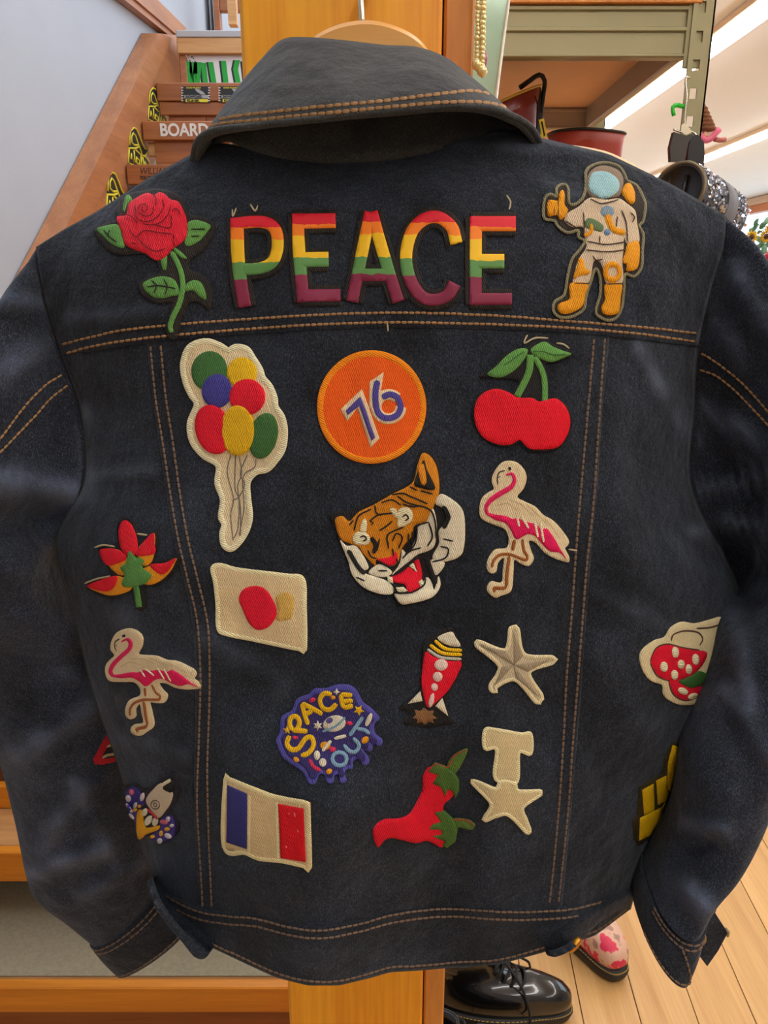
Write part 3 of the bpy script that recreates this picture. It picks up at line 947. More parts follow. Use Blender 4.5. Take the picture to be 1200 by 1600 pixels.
def cuff(end, px_o, px_i, Y, th, parent, grow=1.012):
    """band from the sleeve's last ring to a new ring"""
    O, I = PY(px_o[0], px_o[1], Y), PY(px_i[0], px_i[1], Y)
    C = (O + I) / 2
    last = []
    for k in range(NRING):
        a = 2 * math.pi * k / NRING
        sa = math.sin(a); sa = math.copysign(abs(sa) ** 0.85, sa)
        last.append(C + (O - C) * math.cos(a) + Vector((0, -1, -0.12)) * (th * sa))
    ec = sum(end, Vector()) / len(end)
    first = [ec + (p - ec) * grow for p in end]
    V = []; n = 10
    for r in range(n + 1):
        t = r / n
        for k in range(NRING):
            V.append(first[k].lerp(last[k], t) + (first[k] - ec).normalized() * 0.0015 * math.sin(math.pi * t))
    Fc = []
    for r in range(n):
        for k in range(NRING):
            a, b = r * NRING + k, r * NRING + (k + 1) % NRING
            Fc.append((a, b, b + NRING, a + NRING))
    o = mk('cuff', V, Fc, M['denim'], parent)
    fix_normals(o)
    sd = o.modifiers.new('cloth_thickness', 'SOLIDIFY'); sd.thickness = 0.003; sd.offset = 0
    tr = BVHTree.FromPolygons(V, Fc)
    for t in (0.05, 0.17, 0.93):
        line = [proj(first[k].lerp(last[k], t)) for k in range(2, NRING // 2 - 1, 2)]
        stitches(line, tr, M['thread_dim'], o, lift=0.0022)
    return o, tr
cuL, BCL = cuff(slEnd, (186, 1518), (291, 1450), .556, .014, sl_o)
cuR, BCR = cuff(srEnd, (1058, 1468), (1002, 1440), .446, .042, sr_o)

# ------------------------------------------------------------------ collar
top = [(352, 168), (372, 135), (408, 92), (440, 62), (480, 58), (540, 63), (600, 70), (650, 73), (690, 86), (720, 106), (770, 148), (812, 186)]
bot = [(301, 250), (309, 221), (335, 205), (400, 197), (500, 187), (600, 177), (700, 169), (760, 170), (800, 182), (828, 199), (845, 224)]
NCU, NCV = 80, 20
def along(pts, t):
    P = np.array(cat(pts, False, 3.0))
    d = np.concatenate([[0], np.cumsum(np.linalg.norm(P[1:] - P[:-1], axis=1))])
    x = t * d[-1]
    return np.array((np.interp(x, d, P[:, 0]), np.interp(x, d, P[:, 1])))
topC = [along(top, c / NCU) for c in range(NCU + 1)]
botC = [along(bot, c / NCU) for c in range(NCU + 1)]
V = []; Fc = []
for r in range(NCV + 1):
    t = r / NCV
    for c in range(NCU + 1):
        s = 2 * c / NCU - 1
        q = topC[c] * (1 - t) + botC[c] * t
        Yt = 0.572 + 0.035 * abs(s) ** 3
        Yb = 0.496 + 0.060 * abs(s) ** 2.6
        e = 1 - (1 - t) ** 1.7
        Y = Yt + (Yb - Yt) * e
        p = PY(q[0], q[1], Y)
        Y -= 0.004 * math.exp(-((q[0] - 520) ** 2) / 900 - ((q[1] - 110) ** 2) / 3000) + crinkle(p.x, p.z, 9.0) * 0.8
        # crease running down from the middle of the fold
        dd = abs((q[0] - 600) + (q[1] - 72) * 1.6) / 1.9
        if q[1] < 150: Y += 0.006 * math.exp(-(dd / 14) ** 2) * (1 - q[1] / 150)
        V.append(PY(q[0], q[1], Y))
for r in range(NCV):
    for c in range(NCU):
        a = r * (NCU + 1) + c
        Fc.append((a, a + NCU + 1, a + NCU + 2, a + 1))
collar = mk('collar', V, Fc, M['denim_collar'], jacket)
tag(collar, 'washed grey denim collar leaf')
sd = collar.modifiers.new('cloth_thickness', 'SOLIDIFY'); sd.thickness = 0.0045; sd.offset = -1.0
BCO = BVHTree.FromPolygons(V, Fc)
# collar edge roll
tube('collar_edge', [PY(q[0], q[1] - 1, 0.4975 + 0.060 * abs(2 * i / NCU - 1) ** 2.6) for i, q in enumerate(botC)], 0.0022, M['denim_collar'], collar, seg=8)
# stand under the collar, from the neck seam up to the fold, and down inside
neck = [(305, 245), (330, 222), (355, 213), (390, 228), (440, 243), (520, 249), (620, 243), (700, 227), (770, 204), (805, 196), (840, 222)]
nkC = [along(neck, c / NCU) for c in range(NCU + 1)]
V = []; Fc = []
for r in range(11):
    t = r / 10
    for c in range(NCU + 1):
        s = 2 * c / NCU - 1
        A = PY(nkC[c][0], nkC[c][1] + 3, 0.549 + 0.016 * s * s)
        B = PY(topC[c][0], topC[c][1] + 6, 0.574 + 0.035 * abs(s) ** 3)
        V.append(A.lerp(B, t))
for r in range(10):
    for c in range(NCU):
        a = r * (NCU + 1) + c
        Fc.append((a, a + 1, a + NCU + 2, a + NCU + 1))
stand = mk('collar_stand', V, Fc, M['denim_collar'], jacket)
sd = stand.modifiers.new('cloth_thickness', 'SOLIDIFY'); sd.thickness = 0.003

def par_of(label): return [o for o in jacket.children if o.get('label') == label][0]
o_yoke = par_of('dark denim shoulder yoke'); o_back = par_of('centre back panel of dark denim'); o_waist = par_of('wavy denim waistband')
stitches([(97, 538), (150, 525), (200, 515), (300, 505), (400, 498), (500, 492), (600, 489), (700, 490), (800, 495), (900, 503), (1000, 511), (1090, 521)], BODY, M['thread'], o_yoke)
stitches([(104, 552), (150, 540), (230, 528), (350, 517), (480, 508), (600, 504), (700, 505), (800, 508), (900, 513), (1000, 522), (1088, 534)], BODY, M['thread'], o_yoke)
for pts in ([(235, 541), (243, 620), (254, 690), (266, 770), (278, 840), (292, 900), (308, 970), (313, 1050), (311, 1150), (308, 1250), (312, 1330), (317, 1418)],
            [(251, 540), (259, 620), (270, 690), (281, 770), (293, 840), (305, 890), (322, 960), (327, 1010), (327, 1100), (324, 1200), (326, 1300), (331, 1420)],
            [(928, 530), (922, 600), (915, 680), (908, 760), (900, 860), (893, 960), (885, 1060), (880, 1160), (874, 1250), (866, 1340), (858, 1415)],
            [(945, 529), (939, 610), (933, 700), (927, 790), (917, 880), (910, 970), (903, 1060), (895, 1160), (888, 1260), (880, 1340), (872, 1414)]):
    stitches(pts, BODY, M['thread_dim'], o_back)
w1 = [(246, 1386), (264, 1402), (310, 1424), (360, 1432), (400, 1435), (450, 1448), (500, 1454), (560, 1444), (620, 1428), (700, 1420), (800, 1425), (880, 1422), (922, 1414), (960, 1402), (992, 1388)]
stitches(w1, BODY, M['thread_dim'], o_waist)
stitches([(x, y + 12) for x, y in w1], BODY, M['thread_dim'], o_waist)
h1 = [(285, 1432), (325, 1470), (380, 1496), (430, 1519), (480, 1532), (530, 1532), (580, 1520), (610, 1511), (650, 1509), (720, 1503), (780, 1499), (850, 1480), (930, 1454), (980, 1418)]
stitches(h1, BODY, M['thread_dim'], o_waist)
# sleeve seams
stitches([(-20, 705), (0, 686), (37, 637), (70, 603), (101, 583)], BSL, M['thread'], sl_o)
stitches([(-20, 728), (0, 707), (30, 676), (56, 649), (80, 622), (109, 600)], BSL, M['thread'], sl_o)
stitches([(1096, 553), (1110, 560), (1150, 590), (1180, 620), (1210, 655)], BSR, M['thread'], sr_o)
stitches([(1094, 578), (1120, 588), (1150, 612), (1180, 643), (1210, 675)], BSR, M['thread'], sr_o)
# collar
stitches([(330, 190), (365, 183), (400, 178), (500, 167), (600, 158), (700, 146), (740, 143), (775, 152), (800, 168)], BCO, M['thread'], collar, dash=12, w=0.0012, h=0.0012)
stitches([(318, 203), (345, 194), (400, 188), (500, 178), (600, 168), (700, 160), (765, 162), (800, 174), (822, 192)], BCO, M['thread'], collar, dash=12, w=0.0012, h=0.0012)

# ------------------------------------------------------------------ appliqué machinery
def edge_dist(P, loop):
    A = np.array(loop); B = np.roll(A, -1, axis=0)
    D = B - A
    L2 = np.maximum((D ** 2).sum(1), 1e-9)
    out = np.empty(len(P))
    for i, p in enumerate(P):
        t = np.clip(((p - A) * D).sum(1) / L2, 0, 1)
        q = A + D * t[:, None]
        out[i] = math.sqrt(((p - q) ** 2).sum(1).min())
    return out

def inside(p, loop):
    x, y = p
    A = loop; B = np.roll(loop, -1, axis=0)
    c = (A[:, 1] > y) != (B[:, 1] > y)
    xi = A[:, 0] + (y - A[:, 1]) * (B[:, 0] - A[:, 0]) / np.where(np.abs(B[:, 1] - A[:, 1]) < 1e-9, 1e-9, B[:, 1] - A[:, 1])
    return bool((c & (x < xi)).sum() % 2)

def applique(name, loops, m, parent, off=0.0012, puff=0.0006, tree=None, step=5.0, curve=True, sink=0.0004, label=None, edge=4.0, joined=False):
    """loops: pixel outlines; each is meshed, laid on the cloth and given thickness. One mesh."""
    tree = tree or BODY
    if len(loops) > 1 and not joined:
        for lp in loops:
            o = applique(name, [lp], m, parent, off, puff, tree, step, curve, sink, label, edge)
        return o
    V = []; Fc = []
    for li, lp in enumerate(loops):
        C = cat(lp, True, 3.0) if curve else lerp_poly(lp, 3.0)
        C = np.array(C)
        lo, hi = C.min(0), C.max(0)
        inner = []
        y = lo[1] + step / 2
        while y < hi[1]:
            x = lo[0] + step / 2
            while x < hi[0]:
                p = np.array((x + random.uniform(-0.8, 0.8), y + random.uniform(-0.8, 0.8)))
                if inside(p, C): inner.append(p)
                x += step
            y += step
        n = len(C)
        if inner:
            dd = edge_dist(inner, C)
            inner = [p for p, d in zip(inner, dd) if d > 1.6]
        pts = [Vector((p[0], p[1])) for p in C] + [Vector((p[0], p[1])) for p in inner]
        r = geometry.delaunay_2d_cdt(pts, [(i, (i + 1) % n) for i in range(n)], [], 1, 1e-4)
        vs, fs = r[0], r[2]
        P2 = [np.array((v.x, v.y)) for v in vs]
        dist = edge_dist(P2, C)
        base = len(V)
        lows = []
        for p, d in zip(P2, dist):
            loc, nr = hit(p[0], p[1], tree)
            V.append(loc + nr * (off + li * 0.00004 + 0.6 * puff * (1 - math.exp(-d / edge))))
            lows.append(loc - nr * sink)
        cnt = {}
        for f in fs:
            f = list(f)
            a, b, c = (vs[f[0]], vs[f[1]], vs[f[2]])
            if (b.x - a.x) * (c.y - a.y) - (b.y - a.y) * (c.x - a.x) > 0: f = f[::-1]
            Fc.append([base + i for i in f])
            for q in range(3):
                e = (f[q], f[(q + 1) % 3])
                cnt[e] = cnt.get(e, 0) + 1
        low_id = {}
        for (a, b) in list(cnt):
            if (b, a) not in cnt:
                for q in (a, b):
                    if q not in low_id:
                        low_id[q] = len(V); V.append(lows[q])
                Fc.append([base + b, base + a, low_id[a], low_id[b]])
    o = mk(name, V, Fc, m, parent)
    if label: o['label'] = label
    return o

def ribbon(pts, w, closed=False, taper=False):
    """stroke -> polygon outline in pixels"""
    C = np.array(cat(pts, closed, 3.0))
    n = len(C)
    T = np.gradient(C, axis=0) if not closed else (np.roll(C, -1, 0) - np.roll(C, 1, 0))
    T = T / np.maximum(np.linalg.norm(T, axis=1), 1e-6)[:, None]
    Nn = np.stack([-T[:, 1], T[:, 0]], 1)
    ww = np.full(n, w / 2)
    if taper:
        ww = ww * (0.25 + 0.75 * np.sin(np.linspace(0.15, math.pi - 0.15, n)))
    return [tuple(p) for p in (C + Nn * ww[:, None])] + [tuple(p) for p in (C - Nn * ww[:, None])[::-1]]

def stroke(name, lines, w, m, parent, off=0.0022, tree=None, closed=False, flatness=0.6, label=None, joined=False):
    """raised threads: tubes laid on the cloth. lines: list of pixel polylines, w px wide. One mesh."""
    tree = tree or BODY
    if len(lines) > 1 and not joined:
        for ln in lines:
            o = stroke(name, [ln], w, m, parent, off, tree, closed, flatness, label)
        return o
    V = []; Fc = []
    for ln in lines:
        P = cat(ln, closed, 3.0)
        n = len(P)
        i0 = len(V)
        H = [hit(p[0], p[1], tree) for p in P]
        for i in range(n):
            a = H[(i - 1) % n][0] if (closed or i > 0) else H[i][0]
            b = H[(i + 1) % n][0] if (closed or i < n - 1) else H[i][0]
            t = (b - a)
            t = t.normalized() if t.length > 1e-9 else Vector((1, 0, 0))
            loc, nr = H[i]
            sd_ = t.cross(nr).normalized()
            r = w * 0.5 * loc.length * 0 + w * 0.5 * ((loc - EYE).length / F)
            endk = 1.0 if closed else min(1.0, 0.55 + 0.45 * min(i, n - 1 - i))
            for k in range(6):
                ang = math.pi * (k / 5.0)
                V.append(loc + nr * (off - 0.0004 + min(r, 0.0016) * flatness * math.sin(ang)) + sd_ * (r * endk * math.cos(ang)))
        m_ = n if closed else n - 1
        for i in range(m_):
            j = (i + 1) % n
            for k in range(5):
                Fc.append((i0 + i * 6 + k, i0 + j * 6 + k, i0 + j * 6 + k + 1, i0 + i * 6 + k + 1))
    o = mk(name, V, Fc, m, parent)
    fix_normals(o) if False else None
    if label: o['label'] = label
    return o

def ell(cx, cy, rx, ry, rot=0, n=20):
    c, s = math.cos(math.radians(rot)), math.sin(math.radians(rot))
    return [(cx + rx * math.cos(a) * c - ry * math.sin(a) * s, cy + rx * math.cos(a) * s + ry * math.sin(a) * c) for a in [2 * math.pi * k / n for k in range(n)]]

class Crop:
    def __init__(self, ox, oy, s): self.o = (ox, oy); self.s = s
    def __call__(self, pts): return [(self.o[0] + x / self.s, self.o[1] + y / self.s) for x, y in pts]
    def w(self, v): return v / self.s

# ================================================================== PATCHES
CREAM = emb(222, 200, 158); PALE = emb(236, 218, 178, 70); DARK = emb(38, 32, 27); BLACK = emb(24, 22, 22)
RED = emb(226, 8, 40); GREEN = emb(96, 150, 72); DGREEN = emb(58, 104, 50); ORANGE = emb(240, 150, 10); YELLOW = emb(238, 178, 12)
PINK = emb(222, 14, 84); BROWN = emb(150, 84, 34); BLUE = emb(62, 58, 138); OLIVE = emb(128, 122, 92); WHITE = emb(226, 212, 184)

def patch(name, label, outline, m, tree=None, off=0.0012, puff=0.0004, curve=True):
    o = applique(name, outline, m, jacket, off=off, puff=puff, tree=tree, curve=curve, sink=0.001, joined=True)
    o['label'] = label
    return o

# --- rose
c = Crop(130, 280, 5.4545)
p = patch('rose_patch', 'red rose patch with green stem and leaves on black felt', [c([(100, 430), (240, 370), (300, 340), (280, 270), (330, 170), (400, 130), (500, 110), (620, 90), (740, 110), (850, 170), (910, 300), (1000, 320), (1130, 390), (1100, 500), (1020, 620), (930, 680), (900, 760), (1040, 840), (1100, 950), (1080, 1110), (1000, 1060), (920, 1050), (860, 1150), (820, 1280), (790, 1364), (730, 1350), (700, 1250), (740, 1140), (760, 1050), (640, 1060), (520, 1000), (470, 900), (560, 840), (650, 800), (620, 700), (500, 640), (360, 650), (240, 620), (140, 520)])], DARK)
leaves = [[(130, 440), (200, 410), (310, 400), (345, 500), (360, 590), (270, 570), (190, 500)], [(900, 380), (980, 360), (1090, 400), (1060, 460), (1000, 530), (920, 575), (870, 560), (890, 470)],
          [(370, 170), (400, 150), (430, 190), (390, 220), (365, 290), (350, 280)], [(515, 905), (600, 850), (700, 835), (790, 870), (825, 980), (760, 1000), (680, 1020), (590, 1000)],
          [(870, 920), (930, 870), (1000, 880), (1040, 950), (1050, 1030), (990, 1000), (940, 950), (880, 960)], [(670, 690), (720, 650), (715, 780), (690, 780)], [(780, 590), (830, 620), (890, 680), (850, 680), (790, 630)]]
for lf in leaves:
    applique('leaf', [c(lf)], GREEN, p, 0.0018, 0.0008)
stroke('leaf_vein', [c(x) for x in ([(200, 450), (250, 510), (310, 550)], [(560, 925), (660, 915), (800, 940)], [(930, 440), (990, 440), (1050, 440)], [(230, 490), (250, 450)], [(600, 870), (640, 915), (620, 980)], [(700, 860), (730, 925), (710, 990)], [(930, 500), (1000, 500)])], c.w(11), DARK, p, 0.0030)
stroke('stem', [c([(760, 630), (800, 700), (840, 800), (855, 900), (845, 990), (820, 1080), (770, 1180), (750, 1260), (765, 1310)])], c.w(42), GREEN, p, 0.0021)
fl = applique('flower', [c([(300, 340), (380, 320), (400, 230), (480, 170), (560, 135), (610, 155), (660, 130), (710, 150), (750, 190), (820, 210), (870, 300), (890, 380), (885, 500), (830, 560), (770, 600), (700, 680), (620, 695), (540, 640), (430, 600), (370, 560), (340, 450)])], emb(232, 30, 52), p, 0.0020, 0.0018, edge=6)
stroke('petal_line', [c(x) for x in ([(540, 260), (520, 290), (545, 310), (570, 280), (550, 245), (505, 260), (495, 310), (550, 340), (610, 320), (620, 260)], [(470, 260), (480, 350), (550, 385), (640, 355), (700, 270), (690, 210)], [(530, 400), (600, 412), (680, 390), (740, 320), (760, 250)], [(420, 450), (470, 510), (540, 460), (640, 470), (770, 490)], [(640, 412), (700, 430), (760, 430), (762, 330)], [(490, 520), (560, 590), (640, 630), (720, 610)], [(780, 490), (795, 590)], [(430, 560), (480, 565)], [(340, 330), (430, 340), (490, 400)], [(610, 155), (640, 200), (640, 260)], [(850, 330), (800, 280), (770, 300)])], c.w(9), emb(120, 10, 26), p, 0.0044)

# --- PEACE letters
m_, nt, b = nodes_of('rainbow_thread')
b.inputs['Roughness'].default_value = 0.65
tc = N(nt, 'ShaderNodeTexCoord'); sp = N(nt, 'ShaderNodeSeparateXYZ'); rp = N(nt, 'ShaderNodeValToRGB')
nt.links.new(tc.outputs['Generated'], sp.inputs[0])
nz = N(nt, 'ShaderNodeTexNoise'); nz.inputs['Scale'].default_value = 160; nt.links.new(tc.outputs['Object'], nz.inputs[0])
mr = N(nt, 'ShaderNodeMapRange'); mr.inputs[3].default_value = -0.025; mr.inputs[4].default_value = 0.025
nt.links.new(nz.outputs[0], mr.inputs[0])
ad = N(nt, 'ShaderNodeMath', operation='ADD'); nt.links.new(sp.outputs[2], ad.inputs[0]); nt.links.new(mr.outputs[0], ad.inputs[1])
nt.links.new(ad.outputs[0], rp.inputs[0])
rp.color_ramp.interpolation = 'CONSTANT'
el = rp.color_ramp.elements
el[0].position = 0.0; el[0].color = rgb(128, 24, 62)
el[1].position = 0.315; el[1].color = rgb(88, 140, 72)
for pos, cc in ((0.50, rgb(240, 190, 10)), (0.745, rgb(242, 126, 6)), (0.875, rgb(218, 14, 40))):
    e = el.new(pos); e.color = cc
nt.links.new(rp.outputs[0], b.inputs['Base Color'])
bp = N(nt, 'ShaderNodeBump'); bp.inputs['Strength'].default_value = 0.4; bp.inputs['Distance'].default_value = 0.0006
nt.links.new(nz.outputs[0], bp.inputs['Height']); nt.links.new(bp.outputs[0], b.inputs['Normal'])
RAINBOW = m_
c = Crop(340, 290, 2.449)
LET = {
 'p': [([(77, 128), (80, 260), (90, 370), (107, 465)], 50), ([(60, 150), (170, 143), (222, 172), (232, 240), (212, 295), (165, 318), (95, 322)], 44)],
 'e': [([(308, 112), (312, 250), (330, 448)], 46), ([(288, 142), (452, 138)], 56), ([(310, 288), (425, 286)], 56), ([(318, 424), (470, 422)], 46)],
 'a': [([(585, 106), (550, 280), (515, 446)], 46), ([(590, 106), (640, 280), (692, 446)], 46), ([(545, 345), (665, 345)], 46)],
 'c': [([(912, 224), (895, 165), (850, 128), (800, 130), (752, 168), (727, 230), (722, 300), (740, 370), (780, 425), (830, 438), (880, 420), (906, 376)], 46)],
 'e2': [([(986, 125), (985, 290), (985, 458)], 46), ([(966, 150), (1138, 150)], 56), ([(980, 293), (1094, 293)], 54), ([(966, 436), (1124, 436)], 44)]}
for k, strokes in LET.items():
    ch = k[0].upper()
    which = {'p': 'first letter P', 'e': 'second letter E', 'a': 'middle letter A', 'c': 'fourth letter C', 'e2': 'last letter E'}[k]
    bk = patch('letter_patch', 'rainbow striped %s of the word on the yoke' % which, [c(ribbon(ln, w + 34)) for ln, w in strokes], DARK, puff=0.0002, curve=False)
    applique('letter_face', [c(ribbon(ln, w)) for ln, w in strokes], RAINBOW, bk, 0.0018, 0.0005, curve=False, joined=True)

# --- astronaut
c = Crop(830, 240, 5.925)
out = [(500, 180), (560, 120), (680, 95), (800, 130), (860, 210), (880, 260), (970, 310), (1030, 420), (1050, 500), (1025, 640), (990, 670), (1030, 760), (1020, 900), (1010, 1060), (940, 1140), (860, 1120), (850, 1250), (830, 1420), (780, 1520), (700, 1545), (620, 1510), (590, 1460), (630, 1300), (630, 1150), (590, 1070), (540, 1200), (500, 1330), (480, 1440), (380, 1510), (270, 1520), (205, 1470), (210, 1380), (300, 1310), (330, 1150), (370, 990), (440, 900), (490, 820), (430, 780), (430, 720), (330, 740), (240, 680), (210, 630), (120, 610), (110, 500), (130, 410), (180, 385), (230, 410), (230, 330), (290, 295), (335, 330), (345, 460), (390, 480), (440, 450), (480, 400), (500, 300)]
p = patch('astronaut_patch', 'astronaut patch giving a thumbs up on the right shoulder', [c(out)], emb(46, 38, 32))
stroke('border', [c(out)], c.w(26), OLIVE, p, 0.0016, closed=True)
SUIT = emb(208, 186, 156)
applique('suit', [c([(500, 440), (560, 420), (700, 440), (800, 430), (880, 480), (950, 540), (970, 650), (985, 830), (880, 850), (850, 790), (840, 900), (830, 1010), (830, 1200), (690, 1210), (650, 1050), (610, 1000), (570, 1010), (520, 1200), (385, 1210), (400, 1080), (440, 970), (500, 880), (490, 790), (470, 690), (370, 690), (300, 630), (330, 560), (430, 500)])], SUIT, p, 0.0018, 0.0007)
applique('helmet', [c([(505, 330), (520, 210), (600, 140), (700, 135), (800, 180), (840, 260), (820, 380), (760, 420), (560, 420)])], emb(138, 118, 98), p, 0.0020, 0.0006)
applique('visor', [c([(520, 340), (540, 220), (600, 190), (700, 200), (780, 260), (800, 330), (770, 390), (680, 430), (590, 415)])], emb(146, 188, 194), p, 0.0027, 0.0006)
for nm, pl in (('ear_pack', [(830, 380), (850, 310), (900, 300), (940, 380), (940, 470), (900, 475), (850, 420)]),
               ('glove', [(150, 450), (240, 450), (250, 390), (280, 360), (300, 400), (300, 490), (330, 530), (300, 600), (260, 625), (230, 580), (150, 585)]),
               ('glove', [(880, 850), (975, 830), (980, 1000), (950, 1080), (870, 1090), (870, 1030), (830, 1015), (860, 920)]),
               ('knee_pad', [(420, 1040), (430, 980), (470, 990), (490, 1070), (540, 1100), (510, 1130), (440, 1140), (385, 1170), (395, 1100)]),
               ('suit_boot', [(355, 1210), (510, 1215), (490, 1300), (460, 1420), (360, 1480), (270, 1485), (235, 1430), (260, 1390), (345, 1350)]),
               ('suit_boot', [(675, 1215), (815, 1210), (810, 1330), (790, 1470), (720, 1500), (650, 1480), (640, 1420), (670, 1360)])):
    applique(nm, [c(pl)], ORANGE, p, 0.0026, 0.0006)
stroke('knee_pad', [c([(740, 1030), (790, 1060), (800, 1130), (755, 1170), (700, 1160), (675, 1110), (690, 1050)])], c.w(48), ORANGE, p, 0.0026, closed=True)
stroke('air_hose', [c([(690, 580), (710, 650), (750, 720), (850, 750)])], c.w(58), ORANGE, p, 0.0028)
stroke('air_hose', [c([(540, 670), (540, 740), (480, 780)])], c.w(34), ORANGE, p, 0.0028)
applique('chest_dial', [c(ell(690, 550, 62, 55))], emb(128, 150, 166), p, 0.0025, 0.0003)
applique('chest_badge', [c([(500, 620), (560, 620), (650, 680), (640, 740), (560, 720), (490, 690)])], emb(92, 116, 76), p, 0.0025, 0.0003)
applique('chest_badge', [c(ell(690, 745, 30, 30))], emb(110, 140, 176), p, 0.0025, 0.0003)
stroke('outline_thread', [c(x) for x in ([(510, 830), (680, 860), (850, 835)], [(495, 905), (680, 925), (845, 905)], [(820, 540), (860, 650), (875, 830)], [(560, 960), (590, 1000), (650, 990)], [(470, 560), (480, 680), (470, 760)], [(530, 440), (640, 480), (790, 450)], [(300, 640), (400, 700)], [(200, 500), (200, 580)], [(238, 450), (236, 600)], [(620, 780), (620, 850)], [(900, 560), (940, 600), (920, 650)], [(780, 600), (770, 700)], [(385, 1210), (520, 1212)], [(680, 1212), (825, 1208)])], c.w(11), emb(70, 54, 42), p, 0.0031)

# --- balloons
c = Crop(270, 520, 4.57)
out = [(100, 120), (160, 70), (250, 55), (340, 85), (400, 120), (450, 95), (530, 110), (580, 180), (630, 260), (650, 320), (700, 380), (735, 460), (745, 530), (790, 600), (810, 700), (795, 830), (740, 920), (680, 980), (600, 1000), (545, 1070), (545, 1180), (560, 1330), (520, 1450), (430, 1550), (370, 1530), (355, 1450), (370, 1380), (345, 1320), (360, 1200), (320, 1080), (325, 950), (220, 880), (140, 780), (120, 650), (170, 510), (130, 440), (90, 350), (70, 230)]
p = patch('balloons_patch', 'cream patch with a bunch of seven coloured balloons on strings', [c(out)], CREAM)
stroke('border', [c([(x + (420 - x) * 0.02, y + (700 - y) * 0.015) for x, y in out])], c.w(44), PALE, p, 0.0015, closed=True)
for i, (nm, e) in enumerate(((DGREEN, (268, 275, 127, 142, 0)), (YELLOW, (500, 290, 105, 108, 0)), (BLUE, (325, 418, 105, 118, 0)), (RED, (540, 462, 124, 124, 0)), (DGREEN, (655, 735, 97, 165, 12)), (RED, (300, 690, 122, 178, -14)), (YELLOW, (476, 697, 120, 178, 0)))):
    applique('balloon', [c(ell(*e))], nm, p, 0.0020 + 0.00025 * i, 0.0008)
stroke('string', [c(x) for x in ([(420, 870), (395, 1000), (440, 1180), (420, 1300), (435, 1480)], [(455, 870), (450, 1100), (480, 1200), (470, 1400), (430, 1480)], [(480, 880), (500, 1000), (470, 1100), (490, 1250), (490, 1450)], [(540, 870), (490, 1000), (520, 1080), (480, 1170), (430, 1200)], [(600, 900), (590, 960), (510, 1030), (515, 1250), (480, 1450)])], c.w(9), emb(120, 112, 100), p, 0.0020)

# --- orange numeral disc
c = Crop(480, 530, 6)
disc = ell(603, 638, 510, 530, 0, 48)
p = patch('numeral_patch', 'round orange patch with tilted blue 76 numerals', [c(disc)], emb(248, 88, 0))
stroke('border', [c(ell(603, 638, 480, 500, 0, 48))], c.w(62), emb(250, 132, 0, 60), p, 0.0014, closed=True)
NW = emb(240, 200, 160); NB = emb(76, 66, 142)
applique('numeral_outline', [c([(310, 660), (515, 470), (680, 930), (595, 1020), (470, 650), (375, 770)])], NW, p, 0.0018, 0.0003, curve=False)
applique('numeral', [c([(360, 672), (500, 540), (640, 922), (605, 955), (487, 628), (380, 712)])], NB, p, 0.0023, 0.0004, curve=False)
applique('numeral_outline', [c([(715, 310), (585, 400), (578, 640), (660, 700), (690, 480)]), c(ribbon([(760 + 115 * math.cos(a), 635 + 115 * math.sin(a)) for a in [q * math.pi / 8 for q in range(15)]], 100))], NW, p, 0.0018, 0.0003, curve=False, joined=True)
stroke('numeral', [c([(660, 390), (640, 480), (640, 600), (665, 690), (720, 740), (790, 740), (850, 700), (870, 630), (840, 550), (770, 520), (700, 550)])], c.w(58), NB, p, 0.0024, flatness=0.25)

# --- cherries
c = Crop(720, 520, 6.316)
p = patch('cherry_patch', 'pair of red cherries patch with green leaves', [c([(110, 800), (140, 640), (260, 550), (400, 540), (500, 590), (560, 480), (420, 455), (240, 450), (180, 430), (300, 340), (450, 190), (620, 140), (700, 90), (820, 80), (950, 130), (1110, 200), (960, 290), (830, 310), (860, 480), (870, 640), (960, 640), (1060, 740), (1095, 880), (1040, 1050), (930, 1160), (680, 1170), (580, 1090), (480, 1130), (300, 1100), (170, 990)])], BLACK)
applique('cherries', [c([(130, 800), (160, 660), (250, 580), (360, 555), (470, 590), (560, 640), (700, 645), (760, 680), (850, 660), (940, 655), (1030, 740), (1070, 880), (1030, 1030), (930, 1135), (700, 1150), (630, 1110), (575, 1060), (500, 1100), (380, 1105), (240, 1050), (160, 950)])], emb(232, 6, 34), p, 0.0019, 0.0012, edge=7)
for lf in ([(260, 410), (340, 340), (450, 230), (560, 165), (650, 165), (640, 230), (550, 350), (420, 435), (330, 440)], [(680, 180), (760, 110), (830, 95), (900, 140), (1000, 180), (1080, 210), (980, 260), (880, 290), (760, 250)]):
    applique('leaf', [c(lf)], GREEN, p, 0.0019, 0.0008)
applique('cherry_stem', [c(ribbon([(680, 220), (670, 370), (620, 500), (550, 630)], 66))], GREEN, p, 0.0019, 0.0006, curve=False)
applique('cherry_stem', [c(ribbon([(720, 240), (790, 370), (820, 500), (820, 680)], 54))], GREEN, p, 0.0019, 0.0006, curve=False)
stroke('leaf_vein', [c([(700, 190), (800, 190), (900, 220), (1010, 215)]), c([(420, 330), (520, 260), (620, 190)])], c.w(10), DGREEN, p, 0.0030)
stroke('loose_thread', [c([(650, 20), (620, 110), (720, 60), (850, 60)]), c([(930, 110), (1000, 120), (1055, 160)])], c.w(16), M['loose'], p, 0.003)

